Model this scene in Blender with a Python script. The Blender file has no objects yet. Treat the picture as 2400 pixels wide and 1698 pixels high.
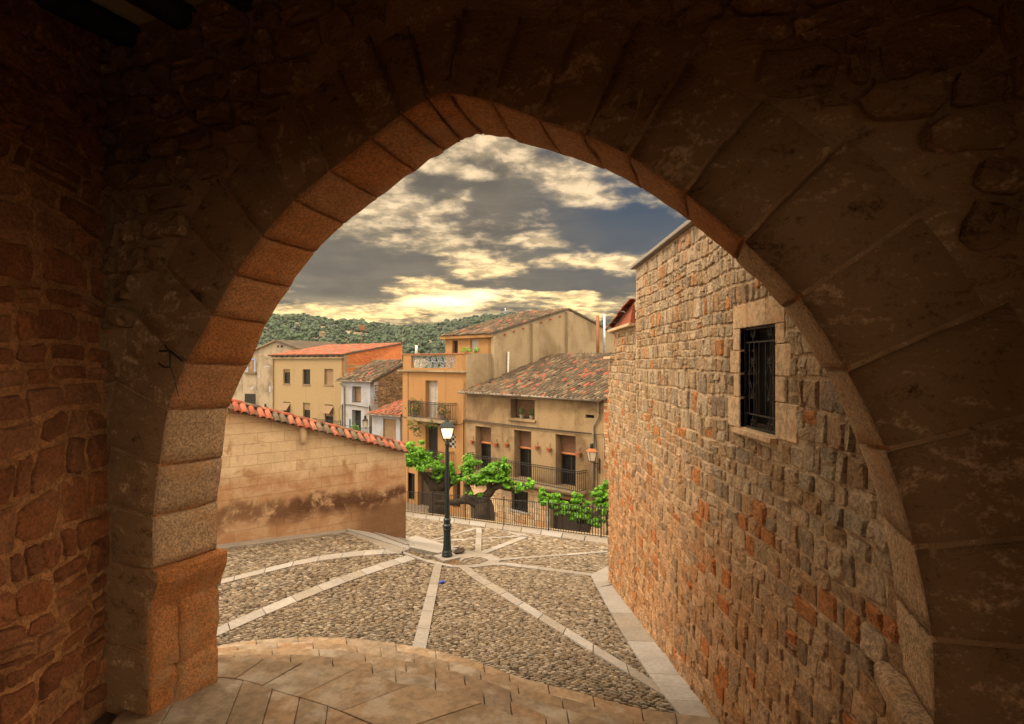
import bpy, bmesh, math, random
import numpy as np
from mathutils import Vector, Matrix, noise as mnoise

scene = bpy.context.scene
COL = scene.collection
F = 1400.0          # focal length in photograph pixels (2400 wide)
E = 8.9             # eye height above the street
PI = math.pi

# ------------------------------------------------------------------ camera
cam_d = bpy.data.cameras.new("camera"); cam = bpy.data.objects.new("camera", cam_d); COL.objects.link(cam)
cam.location = (0, 0, E); cam.rotation_euler = (math.radians(90), 0, 0)
cam_d.sensor_width = 36; cam_d.lens = 36 * F / 2400.0; cam_d.clip_end = 4000; cam_d.clip_start = .05
scene.camera = cam
scene.view_settings.view_transform = 'Standard'; scene.view_settings.look = 'None'
scene.view_settings.gamma = 1; scene.view_settings.use_curve_mapping = False
scene.view_settings.exposure = 1.92
cy = scene.cycles
cy.max_bounces = 7; cy.diffuse_bounces = 5; cy.glossy_bounces = 2; cy.transmission_bounces = 4
cy.caustics_reflective = False; cy.caustics_refractive = False; cy.sample_clamp_indirect = 6
try: cy.use_denoising = True
except Exception: pass

# ------------------------------------------------------------------ node helpers
class NT:
    def __init__(s, tree): s.t = tree; s.n = tree.nodes; s.l = tree.links
    def new(s, typ, **kw):
        n = s.n.new(typ)
        for k, v in kw.items(): setattr(n, k, v)
        return n
    def put(s, sock, v):
        if isinstance(v, bpy.types.NodeSocket): s.l.new(v, sock)
        else: sock.default_value = v
    def math(s, op, a, b=0.0, c=0.0, clamp=False):
        n = s.new('ShaderNodeMath', operation=op, use_clamp=clamp)
        s.put(n.inputs[0], a); s.put(n.inputs[1], b); s.put(n.inputs[2], c); return n.outputs[0]
    def vmath(s, op, a, b=(0, 0, 0)):
        n = s.new('ShaderNodeVectorMath', operation=op)
        s.put(n.inputs[0], a); s.put(n.inputs[1], b)
        return n.outputs['Value'] if op in ('LENGTH', 'DOT_PRODUCT') else n.outputs[0]
    def mr(s, v, a, b, c=0.0, d=1.0, smooth=True):
        n = s.new('ShaderNodeMapRange', interpolation_type='SMOOTHSTEP' if smooth else 'LINEAR')
        s.put(n.inputs[0], v); s.put(n.inputs[1], a); s.put(n.inputs[2], b); s.put(n.inputs[3], c); s.put(n.inputs[4], d)
        return n.outputs[0]
    def mix(s, f, a, b, mode='MIX'):
        n = s.new('ShaderNodeMix', data_type='RGBA', blend_type=mode)
        s.put(n.inputs['Factor'], f)
        ia = [i for i in n.inputs if i.name == 'A' and i.type == 'RGBA'][0]
        ib = [i for i in n.inputs if i.name == 'B' and i.type == 'RGBA'][0]
        s.put(ia, rgba(a)); s.put(ib, rgba(b))
        return [o for o in n.outputs if o.type == 'RGBA'][0]
    def noise(s, vec, scale, detail=4, rough=.55, lac=2.0, dist=0.0):
        n = s.new('ShaderNodeTexNoise'); s.put(n.inputs['Vector'], vec)
        n.inputs['Scale'].default_value = scale; n.inputs['Detail'].default_value = detail
        n.inputs['Roughness'].default_value = rough; n.inputs['Distortion'].default_value = dist
        return n.outputs['Fac']
    def ramp(s, fac, stops, const=False):
        n = s.new('ShaderNodeValToRGB'); s.put(n.inputs[0], fac)
        r = n.color_ramp; r.interpolation = 'CONSTANT' if const else 'LINEAR'
        while len(r.elements) < len(stops): r.elements.new(.5)
        for e, (p, c) in zip(r.elements, stops): e.position = p; e.color = rgba(c)
        return n.outputs[0]
def rgba(c):
    if isinstance(c, bpy.types.NodeSocket): return c
    return tuple(c) + (1.0,) if len(c) == 3 else tuple(c)

# ------------------------------------------------------------------ world: dramatic evening cloud over a Nishita sky
def azel(px, py):
    az = math.atan((px - 1200) / F); return az, math.atan((850 - py) / F * math.cos(az))
SUNV = Vector((-.60, -.16, .78)).normalized()
world = bpy.data.worlds.new("World"); scene.world = world; world.use_nodes = True
w = NT(world.node_tree); w.n.clear()
sky = w.new('ShaderNodeTexSky', sky_type='NISHITA'); sky.sun_disc = False
sky.sun_elevation = math.asin(SUNV.z); sky.sun_rotation = math.atan2(SUNV.x, SUNV.y)
tc = w.new('ShaderNodeTexCoord'); sep = w.new('ShaderNodeSeparateXYZ'); w.l.new(tc.outputs['Generated'], sep.inputs[0])
az = w.math('ARCTAN2', sep.outputs[0], sep.outputs[1]); el = w.math('ARCSINE', sep.outputs[2])
comb = w.new('ShaderNodeCombineXYZ'); w.put(comb.inputs[0], az); w.put(comb.inputs[1], el)
# cloud coordinates: a level sheet seen in perspective (streaks towards the horizon)
den = w.math('ADD', w.math('MAXIMUM', sep.outputs[2], 0.0), 0.14)
cu = w.math('DIVIDE', sep.outputs[0], den); cv = w.math('DIVIDE', sep.outputs[1], den)
cc = w.new('ShaderNodeCombineXYZ'); w.put(cc.inputs[0], cu); w.put(cc.inputs[1], cv)
nz = w.new('ShaderNodeTexNoise'); w.l.new(cc.outputs[0], nz.inputs['Vector']); nz.inputs['Scale'].default_value = 1.0; nz.inputs['Detail'].default_value = 5
off = w.vmath('SUBTRACT', nz.outputs['Color'], (.5, .5, .5))
sc_ = w.new('ShaderNodeVectorMath', operation='MULTIPLY'); w.put(sc_.inputs[0], off); sc_.inputs[1].default_value = (.30, .12, 0)
P = w.vmath('ADD', comb.outputs[0], sc_.outputs[0])
def blob(px, py, rx, ry, rot=0.0, soft=.0):
    a, e = azel(px, py)
    v = w.vmath('SUBTRACT', P, (a, e, 0))
    if rot:
        r = w.new('ShaderNodeVectorRotate', rotation_type='Z_AXIS'); w.put(r.inputs['Vector'], v); r.inputs['Angle'].default_value = math.radians(rot); v = r.outputs[0]
    v = w.vmath('MULTIPLY', v, (F / rx, F / ry, 0))
    return w.mr(w.vmath('LENGTH', v), 1.35, soft)
fine = w.noise(cc.outputs[0], 1.35, 9, .58, dist=.5)
fine2 = w.noise(cc.outputs[0], 8.5, 8, .64, dist=.15)
stre = w.new('ShaderNodeMapping'); w.l.new(comb.outputs[0], stre.inputs['Vector']); stre.inputs['Scale'].default_value = (4.5, 27, 1)
streak = w.noise(stre.outputs[0], 1.0, 7, .6, dist=.6)
gaps = None
for (px, py, rx, ry, rot, wt) in ((1150, 478, 150, 62, 0, .62), (850, 618, 215, 84, 0, .62), (1330, 665, 210, 48, 0, .7), (1480, 528, 190, 52, 12, .9),
                                  (1250, 600, 90, 22, -8, .35), (960, 466, 70, 16, 4, .4), (1110, 668, 120, 13, 0, .4), (1420, 745, 130, 32, 0, .45), (1340, 345, 90, 12, -8, .35), (880, 695, 150, 16, 0, .3)):
    b = w.math('MULTIPLY', blob(px, py, rx, ry, rot), wt)
    gaps = b if gaps is None else w.math('MAXIMUM', gaps, b)
lit = None
for (px, py, rx, ry, rot, wt) in ((1060, 500, 110, 20, -28, .5), (1120, 612, 130, 42, 20, .62), (980, 660, 150, 26, 12, .6), (1390, 632, 130, 46, 0, .66), (1340, 450, 130, 48, 20, .5),
                                  (1030, 420, 120, 24, 8, .5), (1060, 715, 200, 24, 0, .95), (1130, 350, 130, 40, 0, .34), (900, 505, 120, 22, 6, .4), (1300, 552, 100, 15, 4, .5), (760, 725, 200, 22, 0, .5), (1290, 718, 150, 10, 0, .6)):
    b = w.math('MULTIPLY', blob(px, py, rx, ry, rot), wt)
    lit = b if lit is None else w.math('MAXIMUM', lit, b)
n_all = w.math('ADD', w.math('MULTIPLY', fine, .90), w.math('MULTIPLY', fine2, .30))
dens = w.math('ADD', w.math('SUBTRACT', w.math('MULTIPLY', n_all, 1.35), .58), w.math('SUBTRACT', w.math('MULTIPLY', lit, 1.25), w.math('MULTIPLY', gaps, 1.05)))
dens = w.math('ADD', dens, w.math('MULTIPLY', w.math('SUBTRACT', fine2, .5), .75))
mask = w.mr(dens, -.02, .72)
# colours
blueness = w.mr(az, azel(1150, 0)[0], azel(1480, 0)[0]); up = w.mr(el, .05, .26)
blueness = w.math('MULTIPLY', blueness, up)
gapc = w.mix(blueness, (.088, .070, .046), (.004, .034, .074))
gapc = w.mix(w.math('MULTIPLY', w.mr(w.math('ADD', streak, w.math('MULTIPLY', fine2, .5)), .55, 1.0), w.math('SUBTRACT', .55, w.math('MULTIPLY', blueness, .5))), gapc, (.22, .175, .115))
nish = w.new('ShaderNodeMix', data_type='RGBA', blend_type='MULTIPLY'); nish.inputs['Factor'].default_value = 1
na = [i for i in nish.inputs if i.type == 'RGBA']; w.l.new(sky.outputs[0], na[0]); na[1].default_value = (.06, .06, .06, 1)
gapc = w.mix(.08, gapc, [o for o in nish.outputs if o.type == 'RGBA'][0])
glow = w.math('MULTIPLY', w.mr(el, .26, .03), w.mr(w.math('ABSOLUTE', w.math('SUBTRACT', az, azel(1060, 0)[0])), .75, .03))
cloudc = w.mix(glow, (.86, .64, .38), (1.6, 1.08, .42))
cloudc = w.mix(w.mr(fine2, .62, .40), cloudc, w.mix(.6, cloudc, (.14, .105, .062)))
skyc = w.mix(mask, gapc, cloudc)
low = w.math('MULTIPLY', w.mr(el, .115, .055), w.mr(w.math('ABSOLUTE', w.math('SUBTRACT', az, azel(1050, 0)[0])), .9, .1))
low = w.math('MULTIPLY', low, w.mr(streak, .44, .60))
skyc = w.mix(w.math('MULTIPLY', low, .8), skyc, (1.02, .76, .38))
hot = blob(1070, 716, 150, 17, 0)
skyc = w.mix(w.math('MULTIPLY', hot, w.mr(streak, .3, .5)), skyc, (1.5, 1.28, .85))
# sky brightened overhead and outside the view, as added fill light
over = w.math('MAXIMUM', w.mr(el, .45, .85), w.mr(w.math('ABSOLUTE', az), .85, 1.5))
skyc = w.mix(w.math('MULTIPLY', over, .9), skyc, w.mix(fine, (2.9, 2.25, 1.5), (3.5, 2.8, 1.95)))
skyc = w.mix(w.mr(el, -.02, -.12), skyc, (.10, .08, .05))
bg = w.new('ShaderNodeBackground'); w.l.new(skyc, bg.inputs[0]); bg.inputs[1].default_value = .325
wo = w.new('ShaderNodeOutputWorld'); w.l.new(bg.outputs[0], wo.inputs[0])

sd = bpy.data.lights.new("sun", 'SUN'); sd.energy = .85; sd.angle = math.radians(16); sd.color = (1.0, .84, .62)
sun = bpy.data.objects.new("sun", sd); COL.objects.link(sun); sun.rotation_euler = SUNV.to_track_quat('Z', 'Y').to_euler()
sun.location = (0, 0, 60)

# ------------------------------------------------------------------ unprojection helpers (a pixel + a known plane = a real point)
def W(px, py, Y): return Vector(((px - 1200) / F * Y, Y, E - (py - 850) / F * Y))
def onz(px, py, z):
    Y = (E - z) * F / (py - 850.0); return Vector(((px - 1200) / F * Y, Y, z))
def sst(x): x = max(0., min(1., x)); return x * x * (3 - 2 * x)
def G(X, Y):        # the square's sloping ground
    zl = E - 3.5 - .08 * (Y - 7.4); zr = E - 3.53 - .154 * (Y - 5.92)
    s = max(0., min(1., (X + 4 + .5 * max(0., Y - 14)) / 3.2))
    s = s * .6 + sst(s) * .4
    return zl + (zr - zl) * s
def gh(px, py, dz=0.0):
    Y = 10.0
    for _ in range(60):
        X = (px - 1200) / F * Y; z = G(X, Y) + dz
        Yn = (E - z) * F / (py - 850.0); Y += (Yn - Y) * .5
    X = (px - 1200) / F * Y
    return Vector((X, Y, G(X, Y) + dz))
class Plane:        # vertical wall plane: u along, w towards the camera side, z up
    def __init__(s, x0, y0, dx, dy):
        l = math.hypot(dx, dy); s.o = Vector((x0, y0, 0)); s.d = Vector((dx / l, dy / l, 0)); s.n = Vector((s.d.y, -s.d.x, 0))
        if s.n.dot(-s.o) < 0: s.n = -s.n
    def uz(s, px, py=850, w=0.0):
        o = s.o + s.n * w; r = (px - 1200) / F
        # o.x + u dx = r (o.y + u dy)
        u = (r * o.y - o.x) / (s.d.x - r * s.d.y); Y = o.y + u * s.d.y
        return u, E - (py - 850) / F * Y
    def u(s, px, w=0.0): return s.uz(px, 850, w)[0]
    def z(s, px, py, w=0.0): return s.uz(px, py, w)[1]
    def P(s, u, z, w=0.0): return s.o + s.d * u + s.n * w + Vector((0, 0, z))

# ------------------------------------------------------------------ objects
ORG = {}
def root(name, loc, label=None, cat=None, group=None, kind=None):
    o = bpy.data.objects.new(name, None); o.empty_display_size = .2; COL.objects.link(o); o.location = loc
    ORG[o.name] = Vector(loc); tag(o, label, cat, group, kind); return o
def tag(o, label=None, cat=None, group=None, kind=None):
    if label: o['label'] = label
    if cat: o['category'] = cat
    if group: o['group'] = group
    if kind: o['kind'] = kind
    return o
def link(name, me, parent=None, loc=None, mat4=None):
    o = bpy.data.objects.new(name, me); COL.objects.link(o)
    base = ORG[parent.name] if parent is not None else Vector((0, 0, 0))
    if parent is not None: o.parent = parent
    if mat4 is not None:
        m = mat4.copy(); m.translation = m.translation - base; o.matrix_local = m; ORG[o.name] = mat4.translation.copy()
    else:
        ORG[o.name] = base.copy() if loc is None else Vector(loc)
        if loc is not None: o.location = Vector(loc) - base
    return o
def copy_tree(src, delta, rz=None, label=None, parent=None):
    c = src.copy(); COL.objects.link(c)
    if parent is None:
        c.location = src.location + Vector(delta); ORG[c.name] = c.location.copy()
        if rz is not None: c.rotation_euler.z += rz
        if label: c['label'] = label
    else: c.parent = parent
    for ch in list(src.children): copy_tree(ch, (0, 0, 0), parent=c)
    return c
class MB:
    def __init__(s): s.v = []; s.f = []; s.tone = []; s.t = 0.0
    def add(s, vs, fs):
        b = len(s.v); s.v += [tuple(v) for v in vs]; s.f += [tuple(i + b for i in f) for f in fs]; s.tone += [s.t] * len(vs); return s
    def hexa(s, p):     # p: 8 points, bottom 4 then top 4, same winding
        return s.add(p, [(3, 2, 1, 0), (4, 5, 6, 7), (0, 1, 5, 4), (1, 2, 6, 5), (2, 3, 7, 6), (3, 0, 4, 7)])
    def box(s, c, sx, sy, sz, ax=None):
        c = Vector(c); X, Y, Z = ax if ax else (Vector((1, 0, 0)), Vector((0, 1, 0)), Vector((0, 0, 1)))
        X = X * sx / 2; Y = Y * sy / 2; Z = Z * sz / 2
        return s.hexa([c - X - Y - Z, c + X - Y - Z, c + X + Y - Z, c - X + Y - Z, c - X - Y + Z, c + X - Y + Z, c + X + Y + Z, c - X + Y + Z])
    def pbox(s, pl, u0, u1, z0, z1, w0, w1):
        a = [pl.P(u0, z0, w0), pl.P(u1, z0, w0), pl.P(u1, z0, w1), pl.P(u0, z0, w1)]
        b = [pl.P(u0, z1, w0), pl.P(u1, z1, w0), pl.P(u1, z1, w1), pl.P(u0, z1, w1)]
        return s.hexa(a + b)
    def prism(s, bot, top):
        n = len(bot); return s.add(list(bot) + list(top), [tuple(range(n - 1, -1, -1)), tuple(range(n, 2 * n))] + [(i, (i + 1) % n, n + (i + 1) % n, n + i) for i in range(n)])
    def tube(s, pts, r, seg=6, cap=True):
        pts = [Vector(p) for p in pts]; n = len(pts); rs = r if isinstance(r, (list, tuple)) else [r] * n
        vs = []; prev = None
        for i, p in enumerate(pts):
            t = (pts[min(i + 1, n - 1)] - pts[max(i - 1, 0)]).normalized()
            a = prev if prev is not None else (Vector((0, 0, 1)) if abs(t.z) < .9 else Vector((1, 0, 0)))
            b = t.cross(a).normalized(); a = b.cross(t).normalized(); prev = a
            for k in range(seg):
                th = 2 * PI * k / seg; vs.append(p + (a * math.cos(th) + b * math.sin(th)) * rs[i])
        fs = [(i * seg + k, i * seg + (k + 1) % seg, (i + 1) * seg + (k + 1) % seg, (i + 1) * seg + k) for i in range(n - 1) for k in range(seg)]
        if cap: fs += [tuple(range(seg - 1, -1, -1)), tuple((n - 1) * seg + k for k in range(seg))]
        return s.add(vs, fs)
    def lathe(s, c, prof, seg=14, rot=0.0):
        c = Vector(c); vs = []; n = len(prof)
        for (r, z) in prof:
            for k in range(seg):
                th = 2 * PI * k / seg + rot; vs.append(c + Vector((math.cos(th) * r, math.sin(th) * r, z)))
        fs = [(i * seg + k, i * seg + (k + 1) % seg, (i + 1) * seg + (k + 1) % seg, (i + 1) * seg + k) for i in range(n - 1) for k in range(seg)]
        fs += [tuple(range(seg - 1, -1, -1)), tuple((n - 1) * seg + k for k in range(seg))]
        return s.add(vs, fs)
    def mesh(s, name, mat, org=(0, 0, 0), smooth=False, bevel=0):
        me = bpy.data.meshes.new(name); o = Vector(org)
        me.from_pydata([(v[0] - o.x, v[1] - o.y, v[2] - o.z) for v in s.v], [], s.f)
        if any(s.tone):
            a = me.attributes.new('tone', 'FLOAT', 'POINT'); a.data.foreach_set('value', s.tone)
        if smooth: me.polygons.foreach_set('use_smooth', [True] * len(me.polygons))
        me.materials.append(mat); me.update(); return me
    def build(s, name, mat, parent=None, smooth=False, bevel=0, **tags):
        base = ORG[parent.name] if parent is not None else Vector((0, 0, 0))
        if parent is None:
            n = max(1, len(s.v)); xs = [v[0] for v in s.v]; ys = [v[1] for v in s.v]; zs = [v[2] for v in s.v]
            base = Vector(((min(xs) + max(xs)) / 2, (min(ys) + max(ys)) / 2, min(zs)))
        me = s.mesh(name, mat, base, smooth)
        o = link(name, me, parent, loc=base if parent is None else None)
        if bevel:
            m = o.modifiers.new('edge', 'BEVEL'); m.width = bevel; m.segments = 2; m.limit_method = 'ANGLE'; m.angle_limit = .6
        if tags: tag(o, **tags)
        return o

# ------------------------------------------------------------------ materials
def mat_new(name):
    m = bpy.data.materials.new(name); m.use_nodes = True; t = NT(m.node_tree); t.n.clear()
    b = t.new('ShaderNodeBsdfPrincipled'); o = t.new('ShaderNodeOutputMaterial'); t.l.new(b.outputs[0], o.inputs[0])
    g = t.new('ShaderNodeNewGeometry'); return m, t, b, g.outputs['Position']
def tone_of(t):
    oi = t.new('ShaderNodeObjectInfo'); at = t.new('ShaderNodeAttribute', attribute_name='tone')
    return t.math('FRACT', t.math('ADD', oi.outputs['Random'], at.outputs['Fac']))
def stone_mat(name, cols, nscale=9, mott=.45, bump=.6, bscale=45, rough=.92, stain=None, dark=.5, bdist=.02, second=None, n2k=6):
    m, t, b, pos = mat_new(name)
    c = t.ramp(tone_of(t), [(i / len(cols), k) for i, k in enumerate(cols)], const=True) if len(cols) > 1 else t.mix(0, cols[0], cols[0])
    n1 = t.noise(pos, nscale, 6, .65); n2 = t.noise(pos, nscale * n2k, 4, .7); n3 = t.noise(pos, 1.1, 4, .6)
    c = t.mix(t.mr(n1, .35, .68), t.mix(mott * .75, c, t.mix(.8, c, (0, 0, 0))), c)
    c = t.mix(t.math('MULTIPLY', t.mr(n3, .45, .7), .2), c, t.mix(.5, c, (.55, .42, .28)))
    c = t.mix(t.math('MULTIPLY', t.mr(n2, .53, .42), dark), c, t.mix(.72, c, (.025, .014, .008)))
    c = t.mix(t.math('MULTIPLY', t.mr(n2, .56, .68), dark * .5), c, t.mix(1.0, c, (1.75, 1.65, 1.5), mode='MULTIPLY'))
    if second: c = t.mix(t.math('MULTIPLY', t.mr(t.noise(pos, 3.2, 5, .6), .5, .66), second[1]), c, second[0])
    if stain: c = stain(t, pos, c)
    t.l.new(c, b.inputs['Base Color']); b.inputs['Roughness'].default_value = rough
    b.inputs['Specular IOR Level'].default_value = .25
    h = t.math('ADD', t.math('ADD', t.noise(pos, bscale, 6, .75), t.math('MULTIPLY', n1, .8)), t.math('MULTIPLY', n2, .5))
    bp = t.new('ShaderNodeBump'); bp.inputs['Strength'].default_value = bump; bp.inputs['Distance'].default_value = bdist
    t.l.new(h, bp.inputs['Height']); t.l.new(bp.outputs[0], b.inputs['Normal'])
    return m
def plain(name, col, rough=.6, metal=0, bump=0, bs=30, var=.12, emit=None, bdist=.01):
    m, t, b, pos = mat_new(name)
    n = t.noise(pos, bs * .2, 5, .6)
    c = t.mix(t.mr(n, .3, .7), t.mix(var, col, (0, 0, 0)), tuple(min(1, x * (1 + var * 1.5)) for x in col))
    t.l.new(c, b.inputs['Base Color']); b.inputs['Roughness'].default_value = rough; b.inputs['Metallic'].default_value = metal
    if bump:
        bp = t.new('ShaderNodeBump'); bp.inputs['Strength'].default_value = bump; bp.inputs['Distance'].default_value = bdist
        t.l.new(t.noise(pos, bs, 5, .7), bp.inputs['Height']); t.l.new(bp.outputs[0], b.inputs['Normal'])
    if emit: b.inputs['Emission Color'].default_value = rgba(emit[0]); b.inputs['Emission Strength'].default_value = emit[1]
    return m
def plaster(name, col, stainc, amount=.5, scale=.55, streak=.5, bump=.35, patch=None):
    m, t, b, pos = mat_new(name)
    mp = t.new('ShaderNodeMapping'); t.l.new(pos, mp.inputs['Vector']); mp.inputs['Scale'].default_value = (2.2, 2.2, .28)
    st = t.noise(mp.outputs[0], 1.0, 6, .65); n = t.noise(pos, scale, 7, .62, dist=.4); f = t.noise(pos, 9, 6, .7)
    c = t.mix(t.math('MULTIPLY', t.mr(n, .42, .68), amount), col, stainc)
    c = t.mix(t.math('MULTIPLY', t.mr(st, .52, .74), streak), c, t.mix(.62, c, (.06, .045, .03)))
    c = t.mix(t.math('MULTIPLY', t.mr(f, .35, .65), .25), c, t.mix(.45, c, (0, 0, 0)))
    if patch: c = t.mix(t.mr(t.noise(pos, patch[1], 6, .6, dist=.8), patch[2], patch[2] + .05), c, patch[0])
    t.l.new(c, b.inputs['Base Color']); b.inputs['Roughness'].default_value = .93; b.inputs['Specular IOR Level'].default_value = .2
    bp = t.new('ShaderNodeBump'); bp.inputs['Strength'].default_value = bump; bp.inputs['Distance'].default_value = .03
    t.l.new(t.math('ADD', f, t.noise(pos, 40, 4, .7)), bp.inputs['Height']); t.l.new(bp.outputs[0], b.inputs['Normal'])
    return m
def leaf_mat(name, c1, c2, trans=.45):
    m, t, b, pos = mat_new(name)
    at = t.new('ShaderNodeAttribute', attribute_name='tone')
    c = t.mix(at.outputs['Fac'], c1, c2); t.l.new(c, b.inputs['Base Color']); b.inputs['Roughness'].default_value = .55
    tr = t.new('ShaderNodeBsdfTranslucent'); t.l.new(t.mix(.5, c, (.25, .5, .02)), tr.inputs[0])
    ms = t.new('ShaderNodeMixShader'); ms.inputs[0].default_value = trans; t.l.new(b.outputs[0], ms.inputs[1]); t.l.new(tr.outputs[0], ms.inputs[2])
    o = [n for n in t.n if n.type == 'OUTPUT_MATERIAL'][0]; t.l.new(ms.outputs[0], o.inputs[0]); return m

M = {}
M['rubble'] = stone_mat('rubble', [(.58, .38, .21), (.64, .46, .29), (.50, .30, .155), (.68, .52, .35), (.56, .32, .15), (.50, .38, .25), (.62, .42, .24), (.58, .44, .29), (.60, .24, .08), (.54, .36, .21), (.66, .49, .32), (.60, .41, .24), (.55, .30, .13), (.62, .45, .27), (.52, .33, .18), (.64, .47, .30), (.47, .36, .26)], nscale=7, mott=.3, bump=1.0, bscale=24, bdist=.05, n2k=4.5, dark=.4)
def wall_tint(t, pos, c):
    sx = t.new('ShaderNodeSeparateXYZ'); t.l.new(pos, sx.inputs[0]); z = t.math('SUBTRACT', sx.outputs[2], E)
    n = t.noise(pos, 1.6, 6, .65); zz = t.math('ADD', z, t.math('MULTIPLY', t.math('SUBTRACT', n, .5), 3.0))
    c = t.mix(t.math('MULTIPLY', t.mr(zz, -.5, -2.6), .6), c, t.mix(1.0, c, (1.0, .66, .42), mode='MULTIPLY'))      # redder and darker towards the foot
    return t.mix(t.math('MULTIPLY', t.mr(zz, .2, 1.8), .30), c, (.66, .56, .44))                                   # paler towards the eaves
M['rubble_b'] = stone_mat('rubble_wall', [(.58, .40, .24), (.64, .47, .31), (.50, .32, .18), (.68, .53, .37), (.56, .35, .19), (.48, .38, .27), (.62, .44, .27), (.58, .45, .31), (.62, .27, .10), (.52, .37, .23), (.66, .50, .34), (.60, .43, .27), (.42, .33, .24), (.60, .45, .29), (.52, .35, .20), (.64, .48, .32), (.40, .29, .20)], nscale=7, mott=.45, bump=1.0, bscale=24, bdist=.05, n2k=4.5, dark=.5, stain=wall_tint)
M['mortar_b'] = stone_mat('mortar_wall', [(.62, .46, .30)], nscale=5, mott=.3, bump=.8, bscale=30, stain=wall_tint)
M['mortar'] = stone_mat('mortar', [(.36, .275, .18)], nscale=5, mott=.2, bump=.7, bscale=30)
M['arch'] = stone_mat('arch_orange', [(.80, .34, .12), (.82, .39, .16), (.74, .30, .10), (.80, .39, .18)], nscale=10, n2k=5, dark=.5, mott=.2, bump=1.0, bscale=40, bdist=.045, second=((.62, .40, .24), .45))
M['arch_tan'] = stone_mat('arch_tan', [(.70, .47, .28), (.74, .50, .30), (.66, .44, .27)], nscale=10, n2k=5, dark=.62, mott=.25, bump=1.0, bscale=40, bdist=.03, second=((.66, .33, .14), .5))
M['inner'] = stone_mat('inner_stone', [(.46, .28, .14), (.54, .35, .19), (.38, .21, .10), (.48, .29, .15), (.42, .27, .16)], nscale=6, mott=.6, bump=1.0, bscale=22, bdist=.05)
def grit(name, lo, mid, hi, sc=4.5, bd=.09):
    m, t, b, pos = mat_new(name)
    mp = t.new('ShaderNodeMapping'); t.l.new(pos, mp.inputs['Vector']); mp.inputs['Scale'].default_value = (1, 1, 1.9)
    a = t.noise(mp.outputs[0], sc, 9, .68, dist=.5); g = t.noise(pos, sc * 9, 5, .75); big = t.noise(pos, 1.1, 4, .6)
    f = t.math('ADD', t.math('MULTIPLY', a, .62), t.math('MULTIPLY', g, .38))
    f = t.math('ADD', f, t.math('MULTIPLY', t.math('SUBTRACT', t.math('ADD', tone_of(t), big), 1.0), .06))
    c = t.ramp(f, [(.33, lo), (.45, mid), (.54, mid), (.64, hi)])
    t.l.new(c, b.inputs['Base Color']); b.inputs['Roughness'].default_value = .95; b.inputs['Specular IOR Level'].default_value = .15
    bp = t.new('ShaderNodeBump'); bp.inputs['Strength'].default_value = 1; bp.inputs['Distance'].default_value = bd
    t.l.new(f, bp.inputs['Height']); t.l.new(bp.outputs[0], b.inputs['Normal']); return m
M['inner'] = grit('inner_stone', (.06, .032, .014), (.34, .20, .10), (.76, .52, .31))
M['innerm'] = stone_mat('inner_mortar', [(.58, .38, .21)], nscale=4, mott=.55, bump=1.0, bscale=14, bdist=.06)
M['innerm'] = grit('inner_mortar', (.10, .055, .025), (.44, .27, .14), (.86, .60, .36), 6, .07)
M['lwall'] = stone_mat('left_stone', [(.48, .17, .06), (.42, .15, .06), (.36, .13, .05), (.50, .21, .09)], nscale=7, mott=.5, bump=1.0, bscale=26, bdist=.04)
M['lwallm'] = stone_mat('left_mortar', [(.80, .37, .15)], nscale=6, mott=.5, bump=1.0, bscale=18, bdist=.06)
M['slab'] = stone_mat('floor_slab', [(.26, .175, .105), (.30, .205, .125), (.23, .16, .10), (.28, .175, .10), (.255, .19, .13)], nscale=3, n2k=4, dark=.3, mott=.32, bump=.35, bscale=40, rough=.75, second=((.46, .42, .36), .35))
M['joint'] = plain('joint_dirt', (.13, .085, .05), .95)
M['strip'] = stone_mat('paving_strip', [(.29, .265, .245), (.33, .31, .295), (.26, .23, .20)], nscale=3, dark=.2, mott=.22, bump=.3, bscale=40, rough=.75)
M['cobble'] = stone_mat('cobble', [(.20, .155, .11), (.24, .19, .135), (.15, .115, .08), (.29, .235, .175), (.19, .145, .10), (.24, .205, .165), (.37, .31, .24), (.22, .155, .095), (.18, .15, .12), (.13, .10, .07), (.27, .22, .165)], nscale=16, mott=.3, bump=.4, bscale=60, rough=.8)
M['earth'] = stone_mat('cobble_bed', [(.04, .028, .018)], nscale=12, mott=.5, bump=.6, bscale=50)
M['ash'] = None
M['tile'] = stone_mat('roof_tile_red', [(.42, .11, .07), (.46, .14, .085), (.36, .09, .05), (.32, .14, .085), (.17, .12, .08), (.42, .16, .10)], nscale=9, mott=.45, bump=.6, bscale=40, second=((.10, .085, .06), .8))
M['oldtile'] = stone_mat('roof_tile_old', [(0.093, 0.065, 0.042), (0.124, 0.087, 0.056), (0.068, 0.051, 0.036), (0.174, 0.124, 0.081), (0.056, 0.042, 0.031), (0.112, 0.071, 0.043), (0.087, 0.068, 0.050), (0.223, 0.164, 0.108), (0.124, 0.074, 0.046), (0.345, 0.090, 0.056), (0.074, 0.059, 0.043), (0.112, 0.084, 0.059), (0.062, 0.050, 0.037), (0.149, 0.105, 0.068), (0.087, 0.062, 0.045), (0.105, 0.077, 0.051)], nscale=9, mott=.4, bump=.5, bscale=40, second=((.07, .062, .045), .75))
M['roofbed'] = plain('roof_bed', (.055, .045, .035), .95)
M['iron'] = plain('black_iron', (.012, .012, .014), .5, .2)
M['lampiron'] = plain('lamp_iron', (.012, .022, .026), .38, .3, .2, 60)
M['wood'] = plain('dark_wood', (.028, .016, .009), .9, 0, .4, 30)
M['beam'] = plain('beam_wood', (.012, .009, .007), .85, 0, .5, 25)
M['ceil'] = plaster('ceiling_plaster', (.50, .43, .33), (.40, .33, .24), .4)
M['orangew'] = plain('orange_wood', (.30, .11, .04), .7)
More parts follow.
